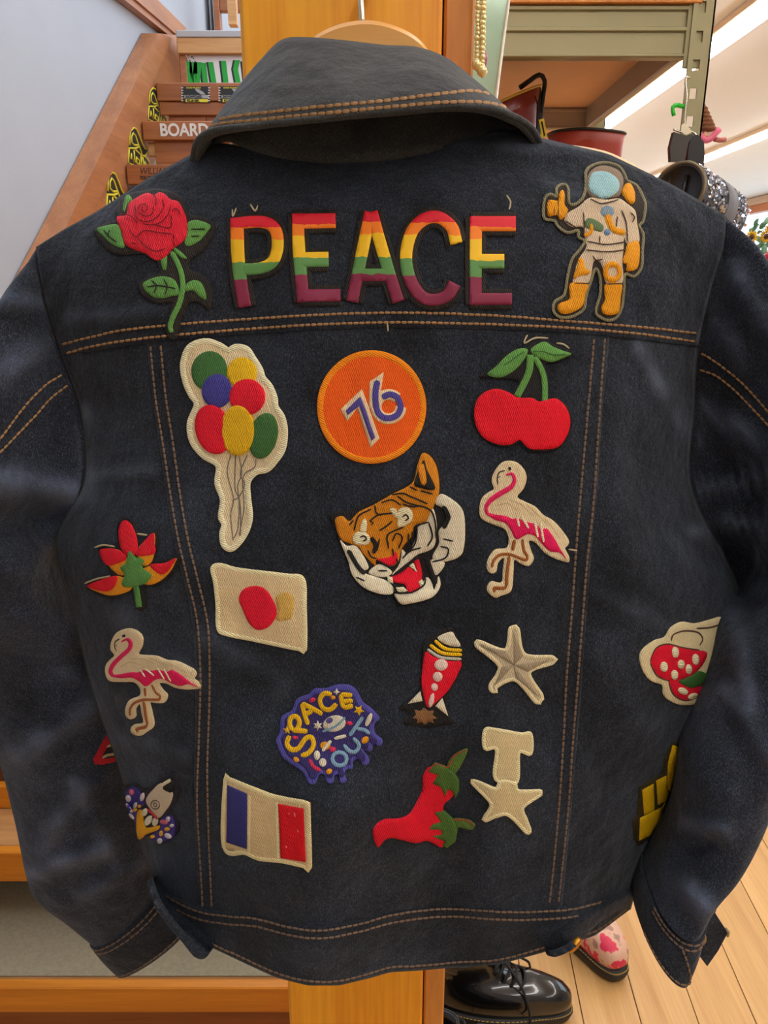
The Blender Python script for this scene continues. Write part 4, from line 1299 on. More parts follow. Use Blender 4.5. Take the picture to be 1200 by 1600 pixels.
# --- tiger
c = Crop(500, 700, 5)
p = patch('tiger_patch', 'snarling tiger head patch in orange, white and black', [c([(60, 520), (90, 560), (150, 720), (220, 900), (300, 1060), (450, 1150), (560, 1150), (620, 1230), (760, 1210), (870, 1180), (950, 1080), (930, 980), (990, 890), (1110, 840), (1150, 700), (1120, 500), (1050, 400), (940, 340), (940, 180), (890, 60), (810, 20), (750, 100), (710, 250), (600, 310), (430, 400), (230, 480), (120, 500)])], BLACK)
TO = emb(206, 128, 18)
applique('face', [c([(120, 560), (180, 530), (230, 570), (300, 500), (420, 440), (560, 360), (720, 270), (760, 130), (800, 40), (870, 80), (915, 180), (930, 340), (890, 450), (850, 560), (740, 600), (720, 680), (640, 780), (600, 910), (540, 930), (440, 870), (430, 920), (350, 840), (300, 770), (230, 740), (160, 700)])], TO, p, 0.0019, 0.0007)
for pl in ([(940, 360), (1030, 400), (1110, 480), (1130, 620), (1110, 820), (1000, 880), (900, 880), (880, 840), (930, 740), (930, 640), (1000, 560), (960, 470), (900, 430)],
           [(880, 470), (910, 560), (910, 680), (880, 780), (760, 830), (700, 880), (600, 960), (560, 990), (620, 900), (640, 790), (680, 820), (740, 720), (760, 620), (830, 570)],
           [(430, 920), (480, 910), (560, 970), (500, 1010), (380, 980)],
           [(160, 720), (210, 760), (290, 770), (380, 930), (330, 970), (500, 1030), (570, 1090), (560, 1140), (470, 1140), (340, 1090), (250, 990), (220, 880)],
           [(580, 1140), (640, 1140), (760, 1110), (830, 1010), (870, 1050), (890, 1110), (925, 1000), (940, 1080), (870, 1170), (700, 1210), (630, 1210)],
           [(870, 870), (960, 880), (970, 920), (910, 990), (860, 960)]):
    applique('white_fur', [c(pl)], WHITE, p, 0.0021, 0.0008)
applique('mouth', [c([(550, 1010), (650, 960), (690, 930), (750, 970), (730, 870), (770, 870), (795, 980), (780, 1060), (770, 1110), (690, 1130), (660, 1070), (580, 1050)])], RED, p, 0.0024, 0.0005)
applique('nose', [c([(445, 870), (540, 850), (590, 810), (600, 880), (550, 920), (500, 910)])], RED, p, 0.0028, 0.0006)
for pl in ([(690, 920), (725, 895), (755, 970)], [(520, 1000), (560, 1010), (570, 1060), (530, 1050)], [(590, 1090), (650, 1090), (680, 1120), (610, 1130)], [(760, 1050), (790, 1030), (810, 1070), (780, 1090)]):
    applique('tooth', [c(pl)], PALE, p, 0.0030, 0.0003, curve=False)
for pl in ([(255, 690), (290, 650), (360, 660), (390, 710), (360, 750), (270, 740)], [(600, 560), (610, 480), (670, 455), (720, 490), (715, 560), (660, 600), (605, 610)]):
    applique('eye', [c(pl)], PALE, p, 0.0029, 0.0003)
applique('brow', [c([(330, 560), (360, 560), (355, 650), (310, 650)])], PALE, p, 0.0029, 0.0003)
applique('brow', [c([(545, 470), (590, 470), (600, 540), (560, 510)])], PALE, p, 0.0029, 0.0003)
applique('ear_inside', [c([(735, 270), (800, 100), (825, 170), (895, 320), (780, 310)])], BLACK, p, 0.0029, 0.0002)
applique('ear_fur', [c([(760, 160), (800, 130), (825, 270), (790, 285)])], TO, p, 0.0033, 0.0003)
def stripes(lines, w): stroke('stripe', [c(x) for x in lines], c.w(w), BLACK, p, 0.0037, flatness=0.3)
stripes([[(430, 440), (440, 500), (480, 520)], [(390, 560), (460, 515), (560, 500)], [(560, 360), (640, 350), (720, 380), (840, 430)], [(265, 640), (300, 530), (400, 470)], [(480, 420), (560, 400), (630, 440)], [(600, 370), (680, 420), (850, 470), (900, 560), (910, 700)],
         [(530, 780), (520, 680), (570, 640), (650, 610)], [(560, 720), (590, 660), (640, 690), (610, 780)], [(690, 760), (690, 660)], [(370, 790), (400, 850), (440, 860)], [(660, 830), (740, 740), (760, 620)], [(740, 600), (850, 570)], [(590, 860), (600, 900), (545, 930), (450, 880)],
         [(820, 1020), (800, 1080), (700, 1130), (590, 1120), (580, 1070)], [(880, 885), (980, 850), (1000, 780), (940, 760)], [(560, 1000), (640, 960), (700, 890), (790, 840)], [(640, 530), (670, 510), (690, 540), (660, 560)], [(310, 690), (340, 680), (360, 705), (330, 720)], [(380, 560), (410, 580), (400, 600)], [(850, 570), (880, 680), (840, 760)], [(720, 640), (720, 740)], [(230, 600), (260, 560)], [(640, 430), (720, 450), (780, 440)], [(460, 640), (520, 600), (560, 560)], [(440, 800), (460, 700)], [(570, 840), (560, 780)], [(780, 330), (880, 360)], [(700, 300), (760, 330)], [(640, 860), (700, 800), (790, 770)], [(960, 700), (1040, 720)], [(280, 1010), (350, 1040)], [(450, 960), (520, 960)]], 13)
stripes([[(395, 690), (430, 750), (415, 820)], [(960, 450), (1000, 530), (965, 620)], [(830, 840), (870, 950), (905, 1060)], [(220, 790), (290, 920), (350, 985)]], 34)

# --- flamingos: same embroidery, two placements
FO = [(260, 230), (300, 150), (360, 85), (430, 65), (520, 85), (590, 160), (615, 250), (580, 360), (520, 440), (600, 490), (700, 540), (790, 630), (880, 680), (960, 760), (1050, 890), (1040, 950), (1010, 975), (1055, 1060), (1050, 1120), (990, 1110), (900, 1080), (800, 1020), (710, 920), (640, 900), (660, 1000), (690, 1080), (640, 1160), (560, 1140), (490, 1100), (480, 1200), (465, 1380), (430, 1440), (350, 1470), (290, 1490), (220, 1440), (205, 1380), (250, 1320), (355, 1330), (370, 1200), (380, 1080), (320, 1130), (300, 1220), (250, 1240), (205, 1190), (215, 1090), (290, 990), (410, 970), (430, 870), (390, 780), (300, 740), (150, 670), (125, 570), (150, 460), (210, 400), (275, 360), (255, 290)]
def flamingo(c, label):
    p = patch('flamingo_patch', label, [c(FO)], CREAM)
    applique('body', [c([(190, 600), (280, 620), (400, 640), (470, 670), (520, 660), (600, 700), (690, 720), (770, 780), (820, 770), (900, 880), (960, 990), (1020, 1085), (950, 1020), (860, 1010), (780, 940), (700, 850), (620, 830), (510, 880), (450, 780), (390, 710), (270, 670)])], PINK, p, 0.0019, 0.0006)
    applique('neck', [c(ribbon([(400, 215), (465, 205), (487, 270), (450, 340), (350, 400), (250, 465), (195, 540), (205, 610), (260, 645)], 52, taper=True))], emb(230, 30, 92), p, 0.0020, 0.0005, curve=False)
    stroke('feather', [c(x) for x in ([(510, 640), (535, 750)], [(560, 640), (630, 770)], [(690, 690), (725, 860)], [(750, 710), (785, 910)])], c.w(24), PALE, p, 0.0027)
    stroke('feather_line', [c(x) for x in ([(300, 530), (420, 510), (520, 590)], [(430, 470), (560, 520), (680, 640)], [(620, 520), (740, 640), (840, 740)], [(790, 660), (880, 760), (960, 880)])], c.w(10), emb(196, 170, 124), p, 0.0018)
    stroke('leg', [c([(490, 890), (470, 1000)]), c([(435, 1060), (410, 1250), (405, 1370)]), c([(405, 1370), (370, 1392), (270, 1385)]), c([(272, 1380), (282, 1432)])], c.w(36), BROWN, p, 0.0019)
    stroke('leg', [c([(570, 880), (585, 1000), (620, 1060), (600, 1100), (520, 1070), (430, 1040), (330, 1050), (270, 1110), (255, 1180)])], c.w(30), BROWN, p, 0.0019)
    stroke('beak', [c([(390, 170), (330, 190), (310, 250), (315, 320)]), c([(310, 250), (340, 230)])], c.w(15), emb(70, 58, 44), p, 0.0019)
    applique('eye', [c(ell(440, 148, 15, 18))], BLACK, p, 0.0021, 0.0002)
    return p
flamingo(Crop(730, 710, 6.667), 'pink flamingo patch below the cherries')
class Aff:
    def __init__(self, src, dst):
        A = np.array([(x, y, 1) for x, y in src], float); B = np.array(dst, float)
        self.M = np.linalg.lstsq(A, B, rcond=None)[0]
        self.k = math.sqrt(abs(np.linalg.det(self.M[:2])))
    def __call__(self, pts): return [tuple(np.array((x, y, 1.0)) @ self.M) for x, y in pts]
    def w(self, v): return v * self.k
cl = Crop(120, 800, 4.444)
flamingo(Aff([(430, 65), (125, 570), (1050, 1100), (290, 1490), (690, 1080), (615, 250)], cl([(340, 797), (187, 1120), (852, 1200), (462, 1560), (638, 1260), (458, 900)])), 'pink flamingo patch on the left side panel')

# --- rasta leaf
c = cl
p = patch('leaf_patch', 'red, yellow and green leaf patch on the left side panel', [c([(80, 520), (100, 480), (200, 450), (240, 420), (160, 270), (200, 230), (290, 240), (290, 100), (345, 40), (410, 80), (440, 200), (550, 130), (570, 240), (550, 330), (720, 310), (660, 440), (560, 510), (480, 520), (490, 660), (420, 670), (400, 545), (260, 595), (150, 570)])], BLACK)
LG = emb(238, 148, 20); LR = emb(224, 18, 40)
for a in ([(175, 270), (240, 250), (320, 270), (360, 330), (370, 420), (300, 430), (220, 350)], [(430, 270), (490, 190), (545, 145), (550, 230), (530, 340), (470, 370)], [(90, 510), (170, 470), (290, 440), (390, 480), (380, 540), (260, 575), (160, 550)], [(490, 380), (620, 350), (700, 320), (650, 420), (560, 490), (480, 495), (450, 420)]):
    applique('lobe', [c(a)], LG, p, 0.0018, 0.0006)
for a in ([(310, 200), (310, 110), (345, 60), (390, 90), (425, 180), (430, 270), (400, 300), (340, 280)], [(175, 270), (240, 250), (320, 270), (355, 325), (230, 365)], [(430, 270), (490, 190), (545, 145), (550, 230), (545, 290), (430, 300)], [(90, 510), (170, 470), (290, 440), (280, 510), (220, 545)], [(520, 365), (620, 350), (700, 320), (640, 410), (590, 425)]):
    applique('lobe_tip', [c(a)], LR, p, 0.0024, 0.0006)
applique('lobe_heart', [c([(390, 265), (420, 310), (480, 330), (465, 380), (530, 430), (490, 490), (420, 510), (355, 515), (330, 490), (350, 430), (320, 380), (360, 350), (370, 290)])], emb(84, 138, 66), p, 0.0027, 0.0006)
applique('stalk', [c(ribbon([(420, 495), (445, 655)], 36))], emb(84, 138, 66), p, 0.0022, 0.0004, curve=False)
stroke('loose_thread', [c([(140, 245), (200, 228), (280, 240)]), c([(70, 490), (150, 460), (250, 440)]), c([(430, 150), (500, 160)])], c.w(12), M['loose'], p, 0.0022)

# --- red disc flag
c = Crop(320, 860, 6.667)
out = [(65, 165), (150, 135), (320, 180), (600, 215), (880, 250), (1040, 290), (1060, 600), (1065, 1040), (1010, 1040), (760, 990), (480, 930), (220, 880), (130, 820), (120, 560), (95, 320)]
p = patch('flag_patch', 'cream flag patch with a red disc and a yellow stain', [c(out)], emb(216, 192, 146), curve=False)
stroke('border', [c([(x + (570 - x) * 0.045, y + (590 - y) * 0.045) for x, y in out])], c.w(52), emb(232, 214, 166, 60), p, 0.0014, closed=True, flatness=0.4)
applique('disc', [c([(365, 500), (400, 410), (480, 370), (580, 370), (660, 420), (720, 520), (755, 620), (740, 700), (680, 780), (590, 820), (520, 800), (460, 730), (410, 620)])], emb(226, 10, 46), p, 0.0019, 0.0004)
applique('stain', [c([(745, 480), (850, 430), (920, 480), (930, 600), (900, 700), (800, 730), (745, 710), (765, 620)])], emb(206, 166, 82), p, 0.0016, 0.0001)

# --- tricolour flag
c = Crop(330, 1200, 6.667)
out = [(135, 105), (180, 95), (420, 190), (660, 280), (1000, 345), (1035, 360), (1050, 1035), (990, 1030), (740, 975), (500, 950), (340, 885), (120, 825)]
p = patch('flag_patch', 'blue, white and red striped flag patch', [c(out)], emb(204, 178, 130), curve=False)
stroke('border', [c([(x + (585 - x) * 0.05, y + (570 - y) * 0.045) for x, y in out]), ], c.w(52), emb(228, 208, 156, 60), p, 0.0014, closed=True, flatness=0.4)
stroke('stripe_edge', [c([(408, 270), (405, 860)]), c([(690, 350), (708, 930)])], c.w(40), emb(228, 208, 156, 60), p, 0.0014, flatness=0.4)
applique('blue_stripe', [c([(185, 170), (385, 258), (385, 830), (172, 758)])], emb(48, 48, 112), p, 0.0018, 0.0004, curve=False)
applique('red_stripe', [c([(710, 362), (975, 412), (993, 962), (735, 922)])], emb(214, 4, 26), p, 0.0018, 0.0004, curve=False)
stroke('stray_stitch', [c([(880, 450), (892, 490)]), c([(822, 450), (830, 468)]), c([(912, 630), (922, 655)]), c([(792, 795), (800, 815)])], c.w(26), emb(232, 120, 110), p, 0.0022)

# --- space out
c = Crop(420, 1060, 6.316)
out = [(75, 600), (110, 540), (120, 400), (160, 350), (230, 310), (280, 200), (400, 150), (450, 100), (560, 95), (680, 60), (800, 65), (870, 120), (930, 230), (1010, 290), (1095, 390), (1045, 440), (1050, 540), (1120, 600), (1115, 650), (1070, 660), (1035, 620), (1020, 700), (975, 715), (930, 700), (985, 780), (980, 840), (930, 850), (880, 790), (830, 820), (825, 890), (780, 890), (745, 930), (765, 1000), (740, 1030), (700, 1020), (690, 950), (650, 960), (640, 1020), (600, 1035), (570, 1010), (550, 950), (500, 950), (460, 1040), (400, 1035), (360, 950), (300, 890), (190, 820), (120, 740)]
p = patch('slogan_patch', 'dripping blue patch lettered SPACE OUT with a planet', [c(out)], emb(80, 76, 156))
applique('inner_field', [c([(x + (590 - x) * 0.10, y + (520 - y) * 0.10) for x, y in out])], emb(50, 42, 100), p, 0.0017, 0.0002)
for nm, lns in (('letter_s', [[(215, 560), (185, 640), (230, 700), (300, 690), (370, 590), (430, 580), (450, 660), (400, 740), (330, 760)]]), ('letter_p', [[(240, 505), (215, 450), (225, 385), (275, 370), (310, 420), (290, 490), (250, 520)], [(240, 505), (390, 517)]]), ('letter_a', [[(335, 240), (360, 350), (395, 450)], [(335, 240), (440, 290), (540, 345)], [(375, 350), (440, 310)]]),
                ('letter_c', [[(630, 150), (560, 140), (515, 200), (540, 280), (610, 300), (680, 240)]]), ('letter_e', [[(715, 145), (725, 220), (745, 285)], [(718, 148), (830, 160)], [(735, 218), (838, 215)], [(745, 285), (840, 262)]])):
    stroke(nm, [c(x) for x in lns], c.w(48), YELLOW, p, 0.0022, joined=True)
LB = emb(122, 160, 178)
stroke('letter_o', [c(ell(700, 795, 68, 68, 0, 12))], c.w(36), LB, p, 0.0022, closed=True)
stroke('letter_u', [c([(740, 650), (800, 715), (860, 715), (890, 650), (830, 580)])], c.w(36), LB, p, 0.0022)
stroke('letter_t', [c([(930, 370), (860, 470), (800, 560)]), c([(870, 490), (940, 500), (995, 540)])], c.w(36), LB, p, 0.0022, joined=True)
pl = applique('planet', [c(ell(655, 440, 112, 82, -15))], WHITE, p, 0.0020, 0.0006)
stroke('planet_ring', [c([(540, 520), (600, 500), (690, 450), (765, 375)])], c.w(22), LB, p, 0.0028)
applique('crater', [c(ell(612, 405, 34, 28, -20))], emb(92, 84, 150), p, 0.0028, 0.0001)
applique('pink_dot', [c(e) for e in (ell(440, 205, 35, 22, -20), ell(800, 435, 28, 20, 10), ell(270, 580, 28, 18, 10), ell(635, 700, 32, 26, -20))], emb(222, 50, 92), p, 0.0021, 0.0004)
def starpoly(cx, cy, R, r, n=5, a0=-90): return [(cx + (R if k % 2 == 0 else r) * math.cos(math.radians(a0 + 180 * k / n)), cy + (R if k % 2 == 0 else r) * math.sin(math.radians(a0 + 180 * k / n))) for k in range(2 * n)]
applique('little_star', [c(starpoly(890, 305, 55, 24, 5, -60)), c(starpoly(190, 505, 45, 20, 5))], YELLOW, p, 0.0021, 0.0004, curve=False)
applique('pale_star', [c(starpoly(492, 460, 52, 24, 6)), c(starpoly(675, 125, 34, 16, 4)), c(ell(985, 400, 24, 68, 22)), c(ell(485, 762, 30, 46)), c(ell(541, 832, 34, 42))], WHITE, p, 0.0021, 0.0004, curve=False)
stroke('pale_dash', [c([(660, 590), (770, 558)]), c([(625, 610), (540, 720)])], c.w(32), WHITE, p, 0.0024)
applique('yellow_dot', [c(e) for e in (ell(950, 600, 42, 30, -40), ell(280, 800, 32, 22, 35), ell(600, 920, 32, 24, -35), ell(565, 665, 50, 42), ell(640, 180, 24, 20))], emb(226, 150, 24), p, 0.0021, 0.0004)
stroke('red_squiggle', [c([(412, 800), (450, 870), (522, 912)])], c.w(34), emb(206, 48, 76), p, 0.0021)

# --- red rocket
c = Crop(610, 960, 4.444)
p = patch('rocket_patch', 'red and white rocket patch with yellow bands and brown blast', [c([(230, 190), (300, 130), (400, 90), (440, 110), (490, 220), (505, 280), (490, 350), (400, 560), (400, 680), (440, 750), (340, 770), (250, 780), (90, 750), (130, 680), (60, 650), (150, 570), (215, 500), (215, 380)])], BLACK)
applique('hull', [c([(245, 255), (300, 290), (400, 320), (490, 325), (470, 400), (400, 520), (310, 610), (260, 640), (235, 590), (215, 480), (225, 340)])], RED, p, 0.0018, 0.0006)
applique('nose_cone', [c([(325, 160), (420, 115), (450, 150), (485, 215), (400, 210)])], WHITE, p, 0.0018, 0.0006)
stroke('band', [c([(305, 178), (380, 235), (495, 245)]), c([(272, 208), (360, 265), (495, 275)])], c.w(24), YELLOW, p, 0.0020)
stroke('band', [c([(255, 238), (350, 295), (490, 306)])], c.w(20), emb(190, 186, 170), p, 0.0020)
applique('porthole', [c(e) for e in (ell(350, 345, 45, 38), ell(327, 425, 33, 33), ell(305, 497, 24, 26), ell(282, 588, 17, 50, 15))], emb(236, 200, 186), p, 0.0026, 0.0003)
applique('fin', [c([(205, 530), (220, 595), (120, 615)]), c([(360, 575), (400, 700), (310, 630)])], WHITE, p, 0.0018, 0.0004, curve=False)
applique('blast', [c([(150, 715), (175, 690), (165, 655), (205, 665), (230, 640), (262, 665), (300, 660), (290, 690), (322, 715), (290, 722), (300, 748), (260, 738), (238, 764), (215, 740), (180, 750), (185, 722)])], emb(132, 92, 56), p, 0.0018, 0.0003, curve=False)

# --- faceted star
out = [(850, 85), (880, 100), (925, 275), (1120, 295), (1125, 330), (960, 400), (1045, 560), (1040, 590), (1010, 605), (865, 450), (730, 500), (735, 530), (710, 530), (695, 490), (755, 355), (600, 215), (595, 190), (625, 190), (795, 245), (830, 95)]
p = patch('star_patch', 'faceted cream star patch beside the red rocket', [c(out)], emb(196, 180, 148), curve=False)
stroke('border', [c(out)], c.w(30), emb(228, 208, 164), p, 0.0014, closed=True)
T = [(850, 115), (1090, 312), (1022, 562), (718, 492), (622, 207)]; Vv = [(912, 288), (948, 393), (865, 440), (765, 360), (802, 250)]
for q in range(5):
    applique('facet', [c([T[q], Vv[q], (850, 345)])], emb(158, 142, 116), p, 0.0019, 0.0004, curve=False)

# --- letter I and star below it
c = Crop(560, 1120, 3.75)
I_ = [(735, 70), (800, 68), (950, 95), (1012, 95), (1012, 212), (940, 205), (925, 385), (800, 365), (805, 185), (735, 180)]
p = patch('letter_patch', 'cream capital letter I patch', [c(I_)], emb(208, 188, 140), curve=False)
stroke('border', [c([(x + (872 - x) * 0.05, y + (220 - y) * 0.04) for x, y in I_])], c.w(22), emb(230, 212, 164, 60), p, 0.0014, closed=True)
S2 = [(660, 370), (700, 370), (800, 412), (830, 365), (910, 380), (935, 425), (1070, 425), (1070, 445), (960, 525), (980, 600), (1005, 670), (990, 682), (865, 565), (740, 605), (740, 580), (775, 500)]
p = patch('star_patch', 'plain cream star patch under the letter I', [c(S2)], emb(208, 188, 140), off=0.0022, curve=False)
stroke('border', [c([(x + (865 - x) * 0.05, y + (480 - y) * 0.05) for x, y in S2])], c.w(22), emb(230, 212, 164, 60), p, 0.0024, closed=True)

# --- chilli peppers
p = patch('chilli_patch', 'two red chilli peppers patch with green stalks', [c([(380, 340), (430, 290), (520, 370), (560, 430), (550, 465), (500, 510), (500, 560), (520, 620), (500, 740), (480, 758), (400, 722), (330, 735), (200, 705), (150, 720), (110, 758), (85, 690), (95, 640), (150, 600), (230, 595), (295, 570), (340, 500), (375, 420)])], emb(214, 12, 40), puff=0.0014)
for pl in ([(408, 312), (450, 265), (520, 290), (560, 320), (590, 370), (590, 420), (570, 465), (550, 420), (520, 415), (510, 455), (480, 400), (430, 380), (465, 330)], [(440, 550), (500, 545), (560, 600), (585, 650), (570, 720), (520, 755), (490, 745), (515, 720), (425, 690), (490, 680), (480, 650), (405, 650), (430, 620), (485, 605)]):
    applique('calyx', [c(pl)], emb(70, 104, 42), p, 0.0024, 0.0005, curve=False)
for pl in ([(520, 280), (560, 220), (635, 185), (630, 220), (580, 310), (550, 325)], [(555, 595), (640, 600), (685, 630), (660, 655), (600, 640), (560, 640)]):
    applique('stalk', [c(pl)], emb(80, 112, 46), p, 0.0018, 0.0006)
stroke('stalk_edge', [c([(410, 305), (450, 265), (520, 285), (560, 220), (635, 185)]), c([(555, 593), (640, 598), (685, 630)])], c.w(10), emb(150, 70, 40), p, 0.0024)

# --- rocket with wings (left hem)
c = Crop(130, 1130, 7.059)
p = patch('rocket_patch', 'grey shuttle rocket patch with purple confetti smoke', [c([(470, 690), (580, 655), (640, 700), (740, 710), (850, 610), (980, 545), (1045, 560), (1060, 700), (1050, 820), (980, 930), (1040, 1040), (1070, 1110), (1040, 1220), (900, 1305), (770, 1250), (680, 1240), (620, 1240), (600, 1130), (520, 950), (475, 780)])], emb(30, 26, 36))
for pl in ([(490, 760), (560, 690), (640, 740), (700, 880), (620, 930), (600, 1080), (520, 960)], [(870, 1060), (960, 1000), (1030, 1080), (1010, 1240), (870, 1300), (760, 1240), (860, 1150)]):
    applique('smoke', [c(pl)], emb(58, 44, 122), p, 0.0018, 0.0004)
applique('hull', [c([(715, 830), (800, 710), (890, 650), (1000, 740), (990, 850), (930, 950), (850, 1030), (760, 930)])], emb(208, 190, 160), p, 0.0020, 0.0008)
applique('nose_cone', [c([(910, 690), (1000, 615), (1030, 640), (1010, 740), (960, 735)])], BLACK, p, 0.0028, 0.0003)
stroke('nose_glint', [c([(905, 662), (1000, 606)])], c.w(36), PALE, p, 0.0029)
stroke('porthole', [c(ell(825, 880, 48, 48, 0, 12)), c(ell(825, 880, 20, 20, 0, 8))], c.w(16), emb(110, 98, 84), p, 0.0028, closed=True)
stroke('red_band', [c([(740, 930), (850, 1040)])], c.w(34), emb(190, 44, 50), p, 0.0026)
applique('flame', [c([(640, 940), (680, 950), (690, 1070), (720, 1140), (860, 1115), (850, 1160), (720, 1210), (650, 1265), (620, 1200), (615, 1020)])], emb(230, 160, 16), p, 0.0024, 0.0006)
applique('exhaust', [c(e) for e in (ell(703, 968, 24, 42, 10), ell(743, 1058, 32, 58, 25), ell(818, 1070, 28, 46, 5))], WHITE, p, 0.0026, 0.0004)
applique('confetti', [c(e) for e in (ell(525, 815, 28, 38, -20), ell(675, 800, 20, 46, 10), ell(600, 890, 18, 36, 20), ell(535, 920, 14, 60, -35), ell(960, 1040, 22, 28), ell(1000, 1110, 22, 18), ell(960, 1225, 40, 26, 30), ell(870, 1280, 26, 30), ell(560, 1010, 14, 40, -40))], emb(216, 206, 206), p, 0.0024, 0.0003)
applique('confetti', [c(e) for e in (ell(950, 1150, 28, 22), ell(885, 1200, 20, 32), ell(595, 940, 22, 18), ell(645, 900, 16, 18), ell(790, 1235, 26, 18))], emb(226, 166, 40), p, 0.0024, 0.0003)
applique('confetti', [c(e) for e in (ell(915, 1072, 42, 24, 15), ell(560, 745, 26, 34, -20))], emb(206, 100, 120), p, 0.0024, 0.0003)

# --- red patch on the left sleeve, half behind the body
p = patch('badge_patch', 'dark red angular patch on the left sleeve', [c([(330, 100), (262, 120), (190, 240), (108, 400), (125, 440), (200, 452), (420, 405), (460, 250)])], emb(168, 10, 34), tree=BSL, curve=False)
applique('badge_field', [c([(330, 210), (262, 250), (195, 372), (240, 385), (420, 350), (430, 230)])], BLACK, p, 0.0018, 0.0002, BSL, curve=False)
stroke('badge_line', [c([(205, 372), (260, 340), (400, 325)]), c([(255, 245), (300, 225), (340, 190)])], c.w(34), emb(176, 158, 118), p, 0.0020, BSL)

# --- strawberries
c = Crop(960, 940, 4)
p = patch('strawberry_patch', 'two red strawberries patch on cream, partly behind the right sleeve', [c([(155, 340), (180, 290), (250, 240), (310, 220), (350, 160), (420, 125), (500, 135), (600, 110), (660, 95), (700, 130), (670, 330), (600, 520), (540, 610), (480, 640), (400, 640), (330, 610), (300, 570), (295, 520), (220, 490), (170, 420)])], emb(222, 204, 160))
applique('strawberry', [c([(215, 370), (250, 290), (320, 262), (420, 285), (500, 300), (565, 315), (540, 390), (460, 460), (340, 490), (260, 455)])], emb(222, 14, 46), p, 0.0018, 0.0008)
applique('strawberry', [c([(330, 490), (400, 485), (540, 520), (510, 590), (430, 610), (360, 570)])], emb(222, 14, 46), p, 0.0018, 0.0008)
applique('leaf', [c([(390, 490), (460, 465), (510, 430), (560, 450), (530, 510), (460, 530), (410, 510)])], emb(50, 96, 40), p, 0.0026, 0.0005)
applique('seed', [c(e) for e in (ell(365, 310, 20, 34), ell(295, 400, 22, 32), ell(400, 385, 20, 28), ell(490, 355, 20, 34), ell(447, 415, 18, 30), ell(360, 450, 20, 30), ell(412, 550, 30, 20, 25), ell(472, 582, 30, 16, -20))], PALE, p, 0.0029, 0.0003)
stroke('outline_thread', [c(x) for x in ([(345, 240), (360, 200), (430, 180), (510, 190), (540, 230), (520, 270)], [(215, 370), (250, 290), (320, 262), (420, 285), (520, 300)], [(215, 380), (260, 460), (340, 492)], [(330, 500), (360, 575), (430, 612), (500, 595)], [(500, 165), (580, 160), (650, 140)])], c.w(10), emb(84, 56, 44), p, 0.0020)

# --- yellow blocks
p = patch('block_letter_patch', 'yellow block lettering patch curving round the right side', [c([(360, 870), (310, 980), (300, 1070), (220, 1110), (150, 1160), (140, 1320), (110, 1370), (120, 1480), (150, 1520), (222, 1470), (284, 1350), (338, 1200), (388, 1000), (392, 890)])], emb(52, 44, 22), curve=False)
YB = emb(226, 180, 10)
for pl in ([(355, 890), (386, 900), (370, 1060), (338, 1180), (320, 1150), (325, 1000)], [(252, 1112), (315, 1080), (328, 1190), (318, 1230), (262, 1262)], [(165, 1170), (235, 1130), (240, 1300), (175, 1325)], [(150, 1345), (290, 1275), (312, 1240), (268, 1370), (216, 1452), (145, 1485)]):
    applique('block', [c(pl)], YB, p, 0.0018, 0.0006, curve=False)

# --- side adjuster tabs, loose threads
tabL = applique('side_tab', [[(236, 1372), (248, 1378), (262, 1402), (276, 1420), (300, 1440), (332, 1472), (326, 1490), (310, 1488), (290, 1464), (268, 1438), (248, 1408)]], M['denim'], jacket, 0.0042, 0.001, curve=True, sink=0.002, label='folded side adjuster tab')
stitches([(246, 1398), (262, 1424), (284, 1452), (306, 1476)], BODY, M['thread'], tabL, lift=0.0052)
tabR = applique('side_tab', [[(984, 1388), (982, 1402), (960, 1416), (930, 1436), (906, 1460), (888, 1478), (862, 1488), (850, 1480), (862, 1462), (900, 1432), (940, 1408), (975, 1392)]], M['denim'], jacket, 0.0042, 0.001, curve=True, sink=0.002, label='side adjuster tab with brass button')
loc, nr = hit(890, 1467, BODY)
V = []; Fc = []
t1 = (hit(900, 1455, BODY)[0] - loc).normalized(); t2 = nr.cross(t1)
for r_, h_ in ((0.0, 0.0085), (0.55, 0.0083), (0.85, 0.0076), (1.0, 0.0066), (1.0, 0.004)):
    for k in range(20):
        a = 2 * math.pi * k / 20
        V.append(loc + t1 * (0.0068 * r_ * math.cos(a)) + t2 * (0.0030 * r_ * math.sin(a)) + nr * h_)
for r in range(4):
    for k in range(20):
        Fc.append((r * 20 + k, r * 20 + (k + 1) % 20, (r + 1) * 20 + (k + 1) % 20, (r + 1) * 20 + k))
tag(mk('button', V, Fc, M['brass'], tabR), 'brass button')
for ln in ([(393, 324), (400, 334), (404, 326)], [(789, 310), (795, 320), (793, 332)], [(366, 332), (367, 342), (372, 330)], [(885, 858), (899, 860)], [(605, 506), (606, 516)]):
    stroke('loose_thread', [ln], 2.4, M['loose'], o_yoke, 0.004)

# --- cuff placket and tab on the right sleeve
def cloth_strip(name, px, Y0, Y1, m, par, th=0.003):
    pts = [PY(x, y, Y0 + (Y1 - Y0) * i / max(1, len(px) - 1)) for i, (x, y) in enumerate(px)]
    return prism(name, pts, Vector((0, th, 0)), m, par)
pl_ = cloth_strip('cuff_placket', [(1104, 1362), (1118, 1340), (1127, 1336), (1129, 1366), (1122, 1400), (1112, 1430), (1098, 1430), (1096, 1400)], 0.470, 0.470, M['denim_in'], sr_o, 0.004)
tube('placket_edge', [PY(x, y, 0.466) for x, y in [(1104, 1350), (1118, 1338), (1127, 1338), (1129, 1366), (1122, 1400), (1113, 1424)]], 0.0022, M['denim_sleeve'], sr_o)
tb = cloth_strip('cuff_tab', [(1113, 1420), (1123, 1436), (1137, 1458), (1122, 1486), (1105, 1510), (1090, 1490), (1078, 1470), (1094, 1446)], 0.462, 0.462, M['denim'], sr_o, 0.004)
tag(tb, 'pointed cuff tab with buttonhole')
